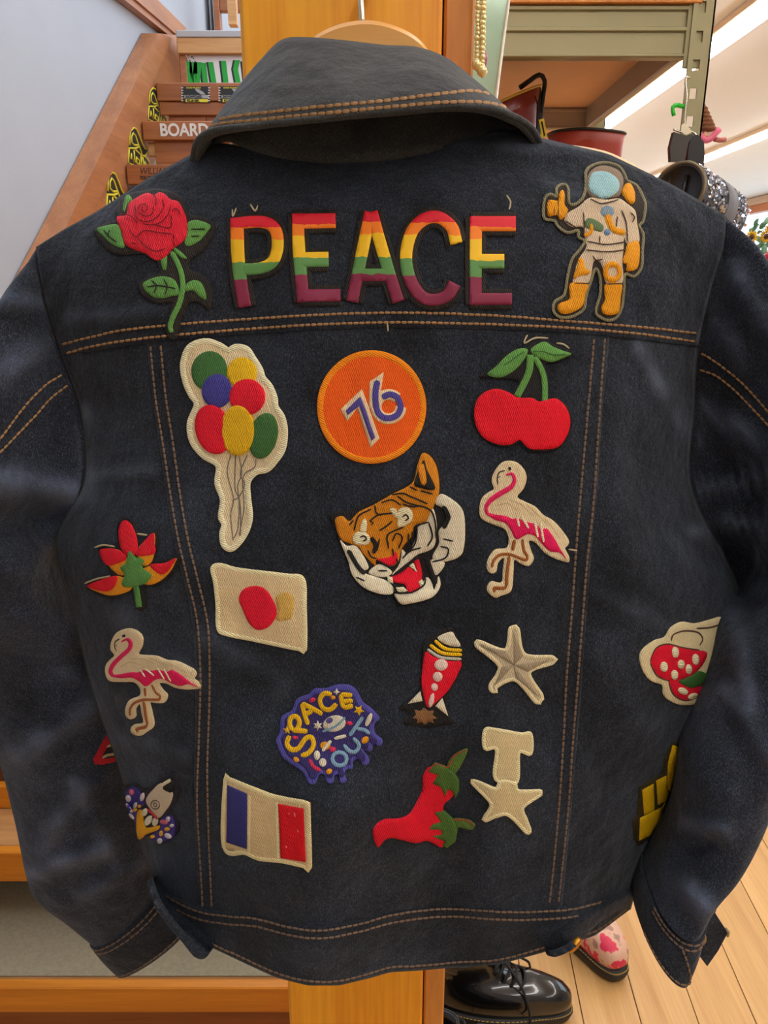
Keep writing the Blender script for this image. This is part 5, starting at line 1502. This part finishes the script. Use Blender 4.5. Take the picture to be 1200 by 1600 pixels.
tube('buttonhole', [PY(1096 + 5 * math.cos(a) + 3 * math.sin(a), 1462 + 11 * math.sin(a), 0.4605) for a in [2 * math.pi * k / 16 for k in range(16)]], 0.0010, M['thread'], tb, seg=6, closed=True)
tube('frayed_corner', [PY(1134, 1450, 0.46), PY(1139, 1456, 0.459), PY(1137, 1463, 0.46)], 0.001, M['loose'], tb, seg=5)

# ================================================================== HANGER
hg = empty('coat_hanger', PY(568, 60, 0.61), 'beech wooden coat hanger with a wire hook inside the jacket collar', 'hanger')
hc_ = [(150, 372), (250, 300), (350, 230), (430, 140), (480, 66), (515, 42), (550, 32), (585, 31), (620, 40), (650, 56), (672, 80), (720, 150), (800, 225), (900, 262), (1040, 318)]
P2 = cat(hc_, False, 6.0)
V = []; Fc = []
for i, q in enumerate(P2):
    t = 2 * i / (len(P2) - 1) - 1
    y0 = 0.598 + 0.004 * (1 - t * t) - 0.012 * t * t
    tp = PY(q[0], q[1], y0)
    h_ = 0.030 + 0.022 * (1 - t * t)
    V += [tp + Vector((0, 0.002, 0)), tp + Vector((0, 0, -0.003)), tp + Vector((0, 0, -h_)), tp + Vector((0, 0.020, -h_)), tp + Vector((0, 0.020, -0.003)), tp + Vector((0, 0.018, 0))]
for i in range(len(P2) - 1):
    for k in range(6):
        a, b = i * 6 + k, i * 6 + (k + 1) % 6
        Fc.append((a, b, b + 6, a + 6))
Fc += [(0, 1, 2, 3, 4, 5), tuple((len(P2) - 1) * 6 + k for k in range(5, -1, -1))]
fix_normals(mk('hanger_body', V, Fc, M['hanger_wood'], hg, smooth=False))
hk = [PY(566, 40, 0.610), PY(565, 20, 0.610), PY(563, -5, 0.612), PY(562, -30, 0.616)]
hk += [hk[-1] + Vector((0.012 * (1 - math.cos(a)), 0.03 * math.sin(a) * 0.5, 0.02 * math.sin(a))) for a in (0.5, 1.0, 1.57, 2.2, 2.8)]
tube('hook', cat(hk, False, 0.004), 0.0022, M['wire'], hg)
nail = hk[-1]
tube('hook_peg', [nail + Vector((-0.012, -0.012, 0.014)), nail + Vector((-0.012, 0.06, 0.014))], 0.004, M['wire'], post)

# ================================================================== NECKLACES AND TEAL PANEL BESIDE THE POST
def necklace(x0, x1, ybot, Y, label, r, big):
    t = empty('bead_necklace', PY(x0, ybot, Y), label, 'necklace', 'bead strings hanging beside the post')
    n = 0
    V = []; Fc = []
    y = -60.0
    while y < ybot:
        f = (y + 60) / (ybot + 60)
        c0 = PY(x0 + (x1 - x0) * f + random.uniform(-0.6, 0.6), y, Y)
        rr_ = r * random.uniform(0.8, 1.15) * (1.7 if y + 14 > ybot else 1)
        i0 = len(V)
        for a in range(5):
            th = math.pi * (a + 0.5) / 5
            for b in range(8):
                ph = 2 * math.pi * b / 8
                V.append(c0 + Vector((rr_ * math.sin(th) * math.cos(ph), rr_ * math.sin(th) * math.sin(ph), rr_ * math.cos(th))))
        for a in range(4):
            for b in range(8):
                Fc.append((i0 + a * 8 + b, i0 + (a + 1) * 8 + b, i0 + (a + 1) * 8 + (b + 1) % 8, i0 + a * 8 + (b + 1) % 8))
        Fc += [tuple(i0 + b for b in range(8)), tuple(i0 + 32 + b for b in range(7, -1, -1))]
        y += 7.5 * rr_ / r
    o = mk('beads', V, Fc, M['bead'], t); o['kind'] = 'stuff'
    tube('cord', [PY(x0, -60, Y), PY(x1, ybot, Y)], 0.0006, M['loose'], t, seg=5)
    loop = PY(x0, -60, Y)
    tube('cord_loop', [loop, loop + Vector((-0.004, 0, 0.03)), loop + Vector((-0.012, 0.0, 0.05))], 0.0006, M['loose'], t, seg=5)
necklace(748, 745, 112, 0.655, 'string of small gold beads nearest the post board', 0.0021, 0)
necklace(756, 753, 122, 0.655, 'string of gold and pearl beads against the teal panel', 0.0026, 1)
pd = empty('pendant', PY(757, 92, 0.66), 'purple and white oval pendant among the gold beads', 'pendant')
V, Fc = tube3([PY(757, y, 0.657) for y in range(76, 112, 4)], 0.0026, 8, False, True, lambda t: math.sin(math.pi * min(0.96, max(0.04, t))))
mk('pendant_bead', V, Fc, plain('purple_bead', rgb(168, 100, 140), 0.3, var=0.1), pd)
tp = empty('acrylic_panel', PY(770, 140, 0.75), 'pale teal upright acrylic panel beside the post', 'panel')
prism('sheet', [PY(742, -70, 0.74), PY(804, -70, 0.74), PY(795, 0, 0.74), PY(776, 145, 0.74), PY(756, 300, 0.74), PY(735, 300, 0.74)], Vector((0, 0.004, 0)), M['glass_teal'], tp)
tube('bright_edge', [PY(804, -70, 0.739), PY(795, 0, 0.739), PY(776, 145, 0.739), PY(756, 300, 0.739)], 0.0014, plain('polished_acrylic_edge', rgb(238, 250, 244), 0.1, var=0.02), tp, seg=6)

# ================================================================== METAL SHELF RACK
rack = empty('shelf_rack', (0.1, 1.45, 0), 'olive metal shelf rack with brown boards at upper right', 'shelf rack')
RX0, RX1, RYF, RYB = 0.075, 0.435, 1.20, 1.70
def beam(z, y, m, front=True):
    o = box('shelf_beam', (RX0, y, z), (RX1, y + 0.018, z + 0.064), m, rack, bevel=0.002)
    s = -1 if front else 1
    yy = y - 0.004
    for a, b_ in ((0.0, 0.005), (0.032, 0.038), (0.058, 0.064)):
        box('beam_rib', (RX0, yy, z + a), (RX1, y + 0.001, z + b_), m, o, bevel=0.0012)
    return o
for zs in (1.8146, 1.445):
    beam(zs, RYF, M['steel']); beam(zs, RYB, M['steel_relit'])
    for xs in (RX0, RX1 - 0.016):
        box('side_beam', (xs, RYF + 0.018, zs), (xs + 0.014, RYB, zs + 0.062), M['steel_relit'], rack, bevel=0.002)
    box('shelf_board', (RX0, RYF + 0.002, zs + 0.040), (RX1, RYB + 0.016, zs + 0.052), M['mdf'], rack, bevel=0.001)
tb_ = box('top_board', (RX0 - 0.02, RYF - 0.01, 1.8795), (RX1 + 0.01, RYB + 0.03, 1.896), M['post2'], rack, bevel=0.001)
def upright(x, y):
    """perforated angle: two strips and rungs leave real keyhole slots"""
    bm_v, bm_f = [], []
    ZB, ZT = 1.40, 2.599        # the rack hangs from the ceiling
    def bx(lo, hi):
        i0 = len(bm_v)
        for X in (lo[0], hi[0]):
            for Yy in (lo[1], hi[1]):
                for Z in (lo[2], hi[2]): bm_v.append((X, Yy, Z))
        for f in ((0, 1, 3, 2), (4, 6, 7, 5), (0, 4, 5, 1), (2, 3, 7, 6), (0, 2, 6, 4), (1, 5, 7, 3)):
            bm_f.append(tuple(i0 + q for q in f))
    bx((x, y, ZB), (x + 0.0075, y + 0.0025, ZT))
    bx((x + 0.0175, y, ZB), (x + 0.031, y + 0.0025, ZT))
    z = ZB
    while z < ZT:
        bx((x + 0.0075, y, z + 0.014), (x + 0.0175, y + 0.0025, min(ZT, z + 0.036)))
        z += 0.036
    bx((x + 0.0285, y, ZB), (x + 0.031, y + 0.03, ZT))
    return fix_normals(mk('upright', bm_v, bm_f, M['steel'], rack, smooth=False))
upright(0.4335, 1.192)
upright(0.4335, 1.716)
box('corner_plate', (0.428, 1.1955, 1.80), (0.452, 1.199, 1.885), M['steel'], rack, bevel=0.001)
upright(0.045, 1.192); upright(0.045, 1.716)

# ------------------------------------------------------------------ boots
FLOR = plain('floral_leather', rgb(208, 158, 128), 0.45, var=0.1, scale=20)
nt = FLOR.node_tree; b = nt.nodes['Principled BSDF']
tc = N(nt, 'ShaderNodeTexCoord'); nz = N(nt, 'ShaderNodeTexNoise'); nz.inputs['Scale'].default_value = 42; nz.inputs['Detail'].default_value = 2
rp = N(nt, 'ShaderNodeValToRGB'); rp.color_ramp.interpolation = 'LINEAR'
e_ = rp.color_ramp.elements
e_[0].position = 0.0; e_[0].color = rgb(120, 110, 112)
e_[1].position = 0.36; e_[1].color = rgb(176, 132, 116)
for pos, cc in ((0.42, rgb(216, 178, 152)), (0.54, rgb(220, 176, 152)), (0.57, rgb(222, 50, 88)), (0.75, rgb(208, 40, 78))):
    x_ = e_.new(pos); x_.color = cc
nt.links.new(tc.outputs['Object'], nz.inputs[0]); nt.links.new(nz.outputs[0], rp.inputs[0]); nt.links.new(rp.outputs[0], b.inputs['Base Color'])

def foot_ring(xb, xf, w, z, n=40, toe=1.0):
    """outline of the boot at height z; x forward. widest at the ball of the foot"""
    out = []
    L = xf - xb
    for k in range(n):
        a = 2 * math.pi * k / n
        ca, sa = math.cos(a), math.sin(a)
        x = xb + L * (0.5 + 0.5 * math.copysign(abs(ca) ** 0.85, ca))
        f = (x - xb) / L
        ww = w * (0.78 + 0.22 * math.sin(math.pi * min(1, f * 1.15 + 0.1)) * toe) * abs(sa) ** 0.72
        out.append(Vector((x, math.copysign(ww, sa), z)))
    return out

def loft(name, rings, m, parent, cap0=True, cap1=True):
    n = len(rings[0]); V = [p for r in rings for p in r]; Fc = []
    for i in range(len(rings) - 1):
        for k in range(n):
            a, b_ = i * n + k, i * n + (k + 1) % n
            Fc.append((a, b_, b_ + n, a + n))
    if cap0: Fc.append(tuple(range(n - 1, -1, -1)))
    if cap1: Fc.append(tuple((len(rings) - 1) * n + k for k in range(n)))
    return mk(name, V, Fc, m, parent, local=True)

def boot(loc, rz, label, leather, tall=0.15, group=None, lace_m=None, sc=1.0, loop=False, rot=None, slant=0.0):
    t = empty('boot', loc, label, 'boot', group)
    t.rotation_euler = rot or (0, 0, rz)
    t.scale = (sc, sc, sc)
    # sole
    loft('sole', [foot_ring(-0.004, 0.288, 0.052, 0.0), foot_ring(-0.008, 0.297, 0.056, 0.006), foot_ring(-0.010, 0.303, 0.059, 0.022), foot_ring(-0.008, 0.300, 0.057, 0.027)], M['sole'], t)
    wl = [p + Vector((0, 0, 0)) for p in foot_ring(-0.008, 0.300, 0.0572, 0.0275, 60)]
    V = []; Fc = []
    for i in range(0, 60):
        a, b_ = wl[i], wl[(i + 1) % 60]
        for q in range(2):
            A = a.lerp(b_, q * 0.5 + 0.08); B = a.lerp(b_, q * 0.5 + 0.40)
            tv, tf = tube3([A, B], 0.0011, 4)
            i0 = len(V); V += tv; Fc += [tuple(i0 + k for k in f) for f in tf]
    ws = mk('welt_stitch', V, Fc, M['welt'], t, local=True); ws['kind'] = 'stuff'
    prof = [(0.026, 0.0, 0.288, 0.052), (0.042, -0.003, 0.299, 0.057), (0.058, -0.004, 0.298, 0.057), (0.072, -0.004, 0.286, 0.054), (0.084, -0.003, 0.258, 0.050), (0.091, -0.002, 0.218, 0.047),
            (0.098, 0.0, 0.172, 0.043), (0.110, 0.002, 0.150, 0.041), (0.125, 0.004, 0.136, 0.040)]
    zz = 0.145
    while zz < tall:
        prof.append((zz, 0.002, 0.126 + 0.02 * (zz - 0.145), 0.041 + 0.05 * (zz - 0.145))); zz += 0.03
    prof.append((tall, -0.002, 0.128 + 0.03 * max(0, tall - 0.15), 0.043 + 0.05 * max(0, tall - 0.15)))
    rings = [foot_ring(b0, f0, w, z, toe=0.7) for z, b0, f0, w in prof]
    z, b0, f0, w = prof[-1]
    rings += [foot_ring(b0 + 0.004, f0 - 0.004, w - 0.004, z + 0.002), foot_ring(b0 + 0.006, f0 - 0.006, w - 0.006, z - 0.03), foot_ring(b0 + 0.006, f0 - 0.006, w - 0.006, z - 0.07)]
    for r in rings:
        for q in r:
            if q.z > 0.12: q.z += slant * (1 - q.x / 0.13) * min(1, (q.z - 0.12) / 0.1)
    loft('upper', rings, leather, t, cap0=True, cap1=True)
    tube('top_rim', [q + Vector((0, 0, slant * (1 - q.x / 0.13))) for q in foot_ring(b0, f0, w, z + 0.001)], 0.0022, M['welt'] if loop else M['sole'], t, seg=6, closed=True, local=True)
    # laces: zig-zag over the instep and a bow
    lm = lace_m or M['lace']
    zs = [(0.196, 0.095), (0.178, 0.102), (0.162, 0.111), (0.149, 0.122), (0.140, 0.136)]
    if tall > 0.16: zs += [(0.137, 0.155), (0.137, 0.175)]
    for (x, z) in zs:
        tube('lace', [Vector((x - 0.012, 0.030, z - 0.006)), Vector((x, 0.014, z + 0.004)), Vector((x + 0.002, 0, z + 0.006)), Vector((x, -0.014, z + 0.004)), Vector((x - 0.012, -0.030, z - 0.006))], 0.0030, lm, t, seg=6, local=True)
    tube('lace_end', cat([(0.150, 0.0, 0.134), (0.165, -0.020, 0.132), (0.190, -0.044, 0.105), (0.205, -0.060, 0.060), (0.20, -0.072, 0.012)], False, 0.008), 0.0028, lm, t, seg=6, local=True)
    tube('lace_end', cat([(0.150, 0.0, 0.134), (0.170, 0.022, 0.126), (0.205, 0.036, 0.098), (0.215, 0.056, 0.060)], False, 0.008), 0.0028, lm, t, seg=6, local=True)
    if loop:
        tube('heel_loop', cat([(-0.003, 0, tall - 0.05), (-0.010, 0, tall + slant - 0.02), (-0.012, 0, tall + slant + 0.012), (-0.002, 0, tall + slant + 0.02), (0.012, 0, tall + slant + 0.012), (0.03, 0, tall + slant)], False, 0.006), 0.004, M['black'], t, seg=6, local=True)
        tube('back_strip', cat([(-0.004, 0, 0.04), (-0.006, 0, 0.10), (-0.004, 0, tall), (-0.002, 0, tall + slant)], False, 0.01), 0.005, M['black'], t, seg=6, local=True)
    return t

# black pair on the floor, right of the post
b1 = PZ(880, 1555, 0.03)
boot((b1.x - 0.285, b1.y + 0.01, 0.0), math.radians(-6), 'shiny black laced boot on the floor with its whole toe in view', M['leather'], 0.15, 'black boots beside the post')
b2 = PZ(838, 1668, 0.03)
boot((b2.x - 0.285, b2.y + 0.0, 0.0), math.radians(-3), 'shiny black laced boot nearest the camera at the lower edge', M['leather'], 0.15, 'black boots beside the post')
# floral pair, one in view
b3 = PZ(970, 1520, 0.03)
a3 = math.radians(-68)
boot((b3.x - 0.35 * math.cos(a3), b3.y - 0.35 * math.sin(a3), 0.0), a3, 'pink floral laced boot on the plank floor', FLOR, 0.14, sc=1.18)

# cherry boots on the shelf behind the shoulder
SZ = 1.445 + 0.052
r1 = PY(905, 225, 1.42)
boot((r1.x - 0.055, r1.y - 0.02, SZ), math.radians(8), 'red leather boot with its rim showing over the jacket shoulder', M['red'], r1.z + 0.012 - SZ, 'red boots on the shelf', loop=False)
r2 = PY(838, 165, 1.36)
boot((r2.x + 0.00, r2.y, SZ), math.radians(190), 'dark cherry boot with black heel loop and yellow tab', M['cherry'], r2.z - 0.03 - SZ, 'red boots on the shelf', loop=True, slant=0.055)
yt = empty('yellow_tag', PY(848, 200, 1.30), 'small yellow and black tag hanging from the cherry boot', 'tag')
prism('tag_strip', [PY(842, 187, 1.30), PY(850, 185, 1.30), PY(855, 213, 1.30), PY(847, 216, 1.30)], Vector((0, 0.002, 0)), M['ink_yellow'], yt)
tube('tag_print', [PY(846.5, 190, 1.299), PY(851, 212, 1.299)], 0.0012, M['ink_black'], yt, seg=5)
tube('tag_cord', [PY(846, 186, 1.301), PY(842, 170, 1.31), PY(836, 150, 1.32)], 0.001, M['black'], yt, seg=5)

# cream garment shoulder just behind the jacket's right shoulder
cg = [(848, 228), (880, 232), (910, 236), (940, 242), (965, 252), (1000, 272), (1040, 300)]
scarf = tube('cream_scarf', cat([PY(x, y + 7, 0.60) for x, y in cg], False, 0.006), 0.006, plain('cream_knit', rgb(226, 200, 160), 0.9, var=0.12, scale=150, bump=0.6), None, seg=12)
tag(scarf, 'cream knitted strap lying along the far side of the right shoulder', 'scarf')

# ------------------------------------------------------------------ sequin bag hanging on the rack upright
bag = empty('sequin_bag', PY(1085, 330, 1.12), 'silver sequin barrel bag with black ends hanging on the rack upright', 'bag')
A = PY(1058, 300, 1.08); B = PY(1128, 345, 1.17)
ax = (B - A).normalized()
up = (Vector((0, 0, 1)) - ax * ax.z).normalized(); sdv = ax.cross(up)
RB = 0.040
V = []; Fc = []
prof = [(0.0, 0.86), (0.004, 0.97), (0.012, 1.0), (0.5, 1.02), (0.93, 1.0), (0.98, 0.93), (1.0, 0.6)]
Lb = (B - A).length
for t_, k_ in prof:
    for q in range(32):
        a = 2 * math.pi * q / 32
        V.append(A + ax * (Lb * t_) + up * (RB * k_ * math.cos(a)) + sdv * (RB * k_ * math.sin(a)))
for i in range(len(prof) - 1):
    for q in range(32):
        Fc.append((i * 32 + q, i * 32 + (q + 1) % 32, (i + 1) * 32 + (q + 1) % 32, (i + 1) * 32 + q))
Fc.append(tuple((len(prof) - 1) * 32 + q for q in range(32)))
mk('barrel', V, Fc, plain('dark_lining_cloth', rgb(84, 86, 94), 0.5, var=0.2, scale=200), bag)
# black end with a raised rim, set inside
V = []; Fc = []
for k_, d_ in ((0.92, 0.002), (0.80, 0.010), (0.4, 0.012)):
    for q in range(32):
        a = 2 * math.pi * q / 32
        V.append(A + ax * d_ + up * (RB * k_ * math.cos(a)) + sdv * (RB * k_ * math.sin(a)))
for i in range(2):
    for q in range(32): Fc.append((i * 32 + q, i * 32 + (q + 1) % 32, (i + 1) * 32 + (q + 1) % 32, (i + 1) * 32 + q))
Fc.append(tuple(64 + q for q in range(32)))
endp = mk('end_panel', V, Fc, M['black'], bag)
tube('end_rim', [A + up * (RB * 0.95 * math.cos(a)) + sdv * (RB * 0.95 * math.sin(a)) for a in [2 * math.pi * q / 32 for q in range(32)]], 0.0026, plain('bronze_piping', rgb(112, 98, 70), 0.3, 0.4, var=0.1), bag, seg=6, closed=True)
for q in range(4):
    base = A + ax * 0.009 + up * (0.012 - 0.03 * (q % 2)) + sdv * (-0.02 + 0.012 * q)
    tube('end_strap', [base + up * 0.012, base - up * 0.03], 0.0025, plain('satin_black_strap', rgb(70, 62, 48), 0.3, var=0.2) if q == 0 else M['black'], bag, seg=5)
# sequins
V = []; Fc = []
rs = random.Random(11)
for q in range(1900):
    t_ = rs.uniform(0.02, 0.98); a = rs.uniform(0, 2 * math.pi)
    if 0.46 < t_ < 0.68: continue
    n_ = up * math.cos(a) + sdv * math.sin(a)
    c0 = A + ax * (Lb * t_) + n_ * (RB * 1.03)
    n2 = (n_ + Vector((rs.gauss(0, .45), rs.gauss(0, .45), rs.gauss(0, .45)))).normalized()
    u_ = n2.orthogonal().normalized(); w_ = n2.cross(u_)
    r_ = rs.uniform(0.0016, 0.0026)
    i0 = len(V)
    for k in range(6): V.append(c0 + u_ * (r_ * math.cos(k * math.pi / 3)) + w_ * (r_ * math.sin(k * math.pi / 3)))
    Fc.append(tuple(range(i0, i0 + 6)))
sq = mk('sequins', V, Fc, plain('silver_sequin', rgb(206, 212, 226), 0.16, 0.95, var=0.3, scale=400), bag, smooth=False); sq['kind'] = 'stuff'
V = []; Fc = []
for t_ in (0.47, 0.67):
    for q in range(32):
        a = 2 * math.pi * q / 32
        V.append(A + ax * (Lb * t_) + up * (RB * 1.075 * math.cos(a)) + sdv * (RB * 1.075 * math.sin(a)))
for q in range(32): Fc.append((q, (q + 1) % 32, 32 + (q + 1) % 32, 32 + q))
bd = mk('strap_band', V, Fc, plain('grey_webbing', rgb(120, 122, 130), 0.7, var=0.1, scale=200), bag)
bd.modifiers.new('t', 'SOLIDIFY').thickness = 0.002
# black strap up to the hanger
M['vinyl'] = plain('olive_black_vinyl', rgb(58, 54, 46), 0.35, var=0.1)
def band(name, px, Y, th, m, par): return prism(name, [PY(x, y, Y) for x, y in px], Vector((0, th, 0)), m, par)
band('shoulder_strap', [(1053, 206), (1072, 212), (1084, 208), (1076, 222), (1070, 252), (1048, 252), (1047, 230)], 1.150, 0.010, M['vinyl'], bag)
band('shoulder_strap', [(1080, 212), (1090, 210), (1100, 222), (1101, 240), (1100, 260), (1074, 256), (1076, 232)], 1.160, 0.010, M['black'], bag)
hw = empty('wire_hanger', PY(1070, 205, 1.17), 'thin pale wire hanger hooked in a slot of the rack upright', 'hanger')
tube('hook', cat([PY(x, y, 1.182) for x, y in [(1078, 122), (1073, 120), (1071, 130), (1073, 150), (1070, 180), (1070, 196), (1074, 204), (1078, 200)]], False, 0.004), 0.0016, M['wire'], hw, seg=6)
tube('bar', cat([PY(x, y, 1.165) for x, y in [(1052, 202), (1066, 207), (1074, 204), (1082, 206), (1092, 216)]], False, 0.004), 0.0016, M['wire'], hw, seg=6)
band('paper_tag', [(1065, 195), (1070, 192), (1082, 206), (1072, 211), (1064, 206)], 1.1635, 0.0012, plain('cream_paper', rgb(236, 226, 196), 0.8, var=0.03), hw)
gs = empty('green_strap', PY(1060, 168, 1.185), 'bright green plastic strap looped round the rack upright', 'strap')
tube('strap_loop', cat([PY(x, y, Y) for x, y, Y in [(1053, 181, 1.186), (1051, 168, 1.186), (1056, 164, 1.186), (1066, 166, 1.186), (1071, 167, 1.187)]], False, 0.003), 0.0030, plain('green_plastic', rgb(40, 200, 50), 0.4, var=0.05), gs, seg=6)
# plush toy tail: brown coil and pink ear
toy = empty('plush_toy', PY(1110, 210, 1.24), 'brown coiled plush toy with pink ear poking from behind the upright', 'toy')
coil = []
for q in range(60):
    f = q / 59
    a = f * 2 * math.pi * 6
    cx, cy = 1093 + 10 * f, 166 + 38 * f
    p0 = PY(cx, cy, 1.25); r_ = 0.006 + 0.006 * f
    coil.append(p0 + Vector((r_ * math.cos(a), r_ * math.sin(a), 0)))
tube('brown_coil', coil, 0.0042, plain('brown_yarn', rgb(122, 76, 46), 0.9, var=0.25, scale=300), toy, seg=7)
PK = plain('pink_plush', rgb(232, 120, 150), 0.9, var=0.1, scale=200)
tube('hanging_cord', [coil[0], PY(1088, 150, 1.215), PY(1092, 132, 1.2)], 0.0012, M['loose'], toy, seg=5)
tube('pink_ear', cat([PY(x, y, 1.24) for x, y in [(1092, 210), (1100, 219), (1110, 217), (1118, 208), (1124, 202)]], False, 0.004), 0.0046, PK, toy, seg=8)
tube('pale_ear', cat([PY(x, y, 1.245) for x, y in [(1098, 208), (1106, 212), (1112, 206), (1108, 199)]], False, 0.004), 0.006, plain('peach_plush', rgb(240, 196, 170), 0.9, var=0.1, scale=200), toy, seg=8)
tube('pink_paw', cat([PY(x, y, 1.245) for x, y in [(1116, 217), (1124, 219), (1134, 218)]], False, 0.004), 0.0036, plain('rose_plush', rgb(196, 120, 116), 0.9, var=0.1, scale=200), toy, seg=8)

# ------------------------------------------------------------------ sunflowers in a red pot, far right
fy = 2.6
stnd = empty('display_stand', (PY(1200, 400, fy).x + 0.05, fy, 0), 'white display stand under the sunflowers', 'stand')
ctr = PY(1204, 440, fy)
box('stand_column', (ctr.x - 0.10, fy - 0.1, 0.04), (ctr.x + 0.16, fy + 0.14, ctr.z - 0.03), M['frame'], stnd)
box('stand_foot', (ctr.x - 0.14, fy - 0.14, 0.0), (ctr.x + 0.20, fy + 0.18, 0.04), M['frame'], stnd)
box('stand_top', (ctr.x - 0.13, fy - 0.13, ctr.z - 0.03), (ctr.x + 0.19, fy + 0.17, ctr.z), M['frame'], stnd)
pot = empty('sunflower_pot', ctr, 'red pot of artificial sunflowers with green leaves by the far window', 'flowers')
rings = []
pc = PY(1212, 438, fy); pc.z = ctr.z
for z_, r_ in ((0.0, 0.035), (0.02, 0.043), (0.06, 0.05), (0.085, 0.048), (0.10, 0.04), (0.10, 0.035), (0.06, 0.034)):
    rings.append([Vector((pc.x + r_ * math.cos(a), pc.y + r_ * math.sin(a), pc.z + z_)) for a in [2 * math.pi * k / 20 for k in range(20)]])
n = 20; V = [q for r in rings for q in r]; Fc = [(i * n + k, i * n + (k + 1) % n, (i + 1) * n + (k + 1) % n, (i + 1) * n + k) for i in range(len(rings) - 1) for k in range(n)]
mk('pot', V, Fc, plain('red_glazed_pot', rgb(190, 28, 56), 0.25, var=0.1), pot)
rs = random.Random(5)
LF = plain('eucalyptus_leaf', rgb(104, 150, 118), 0.6, var=0.25, scale=60)
for (lx_, ly_) in [(1182, 348), (1192, 352), (1188, 362), (1178, 368), (1172, 374), (1196, 372), (1190, 382), (1184, 386), (1198, 345), (1204, 360), (1180, 356), (1194, 390), (1176, 362), (1200, 380), (1187, 374), (1210, 350), (1214, 370), (1208, 385)]:
    c0 = PY(lx_, ly_, fy + rs.uniform(-0.04, 0.04))
    u_ = Vector((rs.gauss(0, 1), rs.gauss(0, .4), rs.gauss(0, 1))).normalized(); w_ = u_.cross(Vector((rs.gauss(0, .4), 1, rs.gauss(0, .4)))).normalized()
    n2 = u_.cross(w_)
    pts = [c0 + u_ * (0.016 * math.cos(a)) + w_ * (0.009 * math.sin(a)) + n2 * (0.003 * math.cos(2 * a)) for a in [2 * math.pi * k / 10 for k in range(10)]]
    V = pts + [c0 + n2 * 0.003]
    lf = mk('leaf', V, [(k, (k + 1) % 10, 10) for k in range(10)], LF, pot)
    lf.modifiers.new('t', 'SOLIDIFY').thickness = 0.001
    tube('stem', [c0, c0.lerp(pc + Vector((0, 0, 0.1)), 0.5) + Vector((0, 0, 0.01)), pc + Vector((0, 0, 0.09))], 0.0012, LF, pot, seg=5)
YP = plain('sunflower_petal', rgb(240, 182, 20), 0.6, var=0.15, scale=80); SC = plain('sunflower_centre', rgb(84, 56, 24), 0.9, var=0.3, scale=200)
for (fx_, fy_) in ((1174, 371), (1198, 369), (1206, 356)):
    c0 = PY(fx_, fy_, fy - 0.05)
    nv = Vector((rs.uniform(-.7, -.1), -0.8, rs.uniform(-.5, .1))).normalized()
    u_ = nv.orthogonal().normalized(); w_ = nv.cross(u_)
    hd = tube('flower_centre', [c0, c0 + nv * 0.005], 0.008, SC, pot, seg=12)
    for k in range(12):
        a = 2 * math.pi * k / 12
        d_ = u_ * math.cos(a) + w_ * math.sin(a); s_ = u_ * -math.sin(a) + w_ * math.cos(a)
        V = [c0 + d_ * 0.006, c0 + d_ * 0.014 + s_ * 0.0045 + nv * 0.003, c0 + d_ * 0.023 + nv * 0.001, c0 + d_ * 0.014 - s_ * 0.0045 + nv * 0.003]
        pt = mk('petal', V, [(0, 1, 2, 3)], YP, hd)
        pt.modifiers.new('t', 'SOLIDIFY').thickness = 0.0008
    tube('stem', [c0, pc + Vector((0, 0, 0.09))], 0.0016, LF, pot, seg=5)

# far timber beam seen under the rack's back rail
fb = empty('far_beam', PY(880, 208, 5.0), 'orange timber ceiling beam far behind the shelf rack', 'beam')
q0 = PY(800, 196, 5.0); q1 = PY(945, 214, 5.0)
box('beam_block', (q0.x - 0.3, 5.0, q1.z), (q1.x - 0.02, 5.08, q0.z + 0.05), M['post2'], fb)
box('hanging_bracket', (PY(893, 205, 4.99).x, 4.97, PY(893, 212, 4.99).z), (PY(905, 205, 4.99).x, 4.998, 2.6), M['steel_relit'], fb)
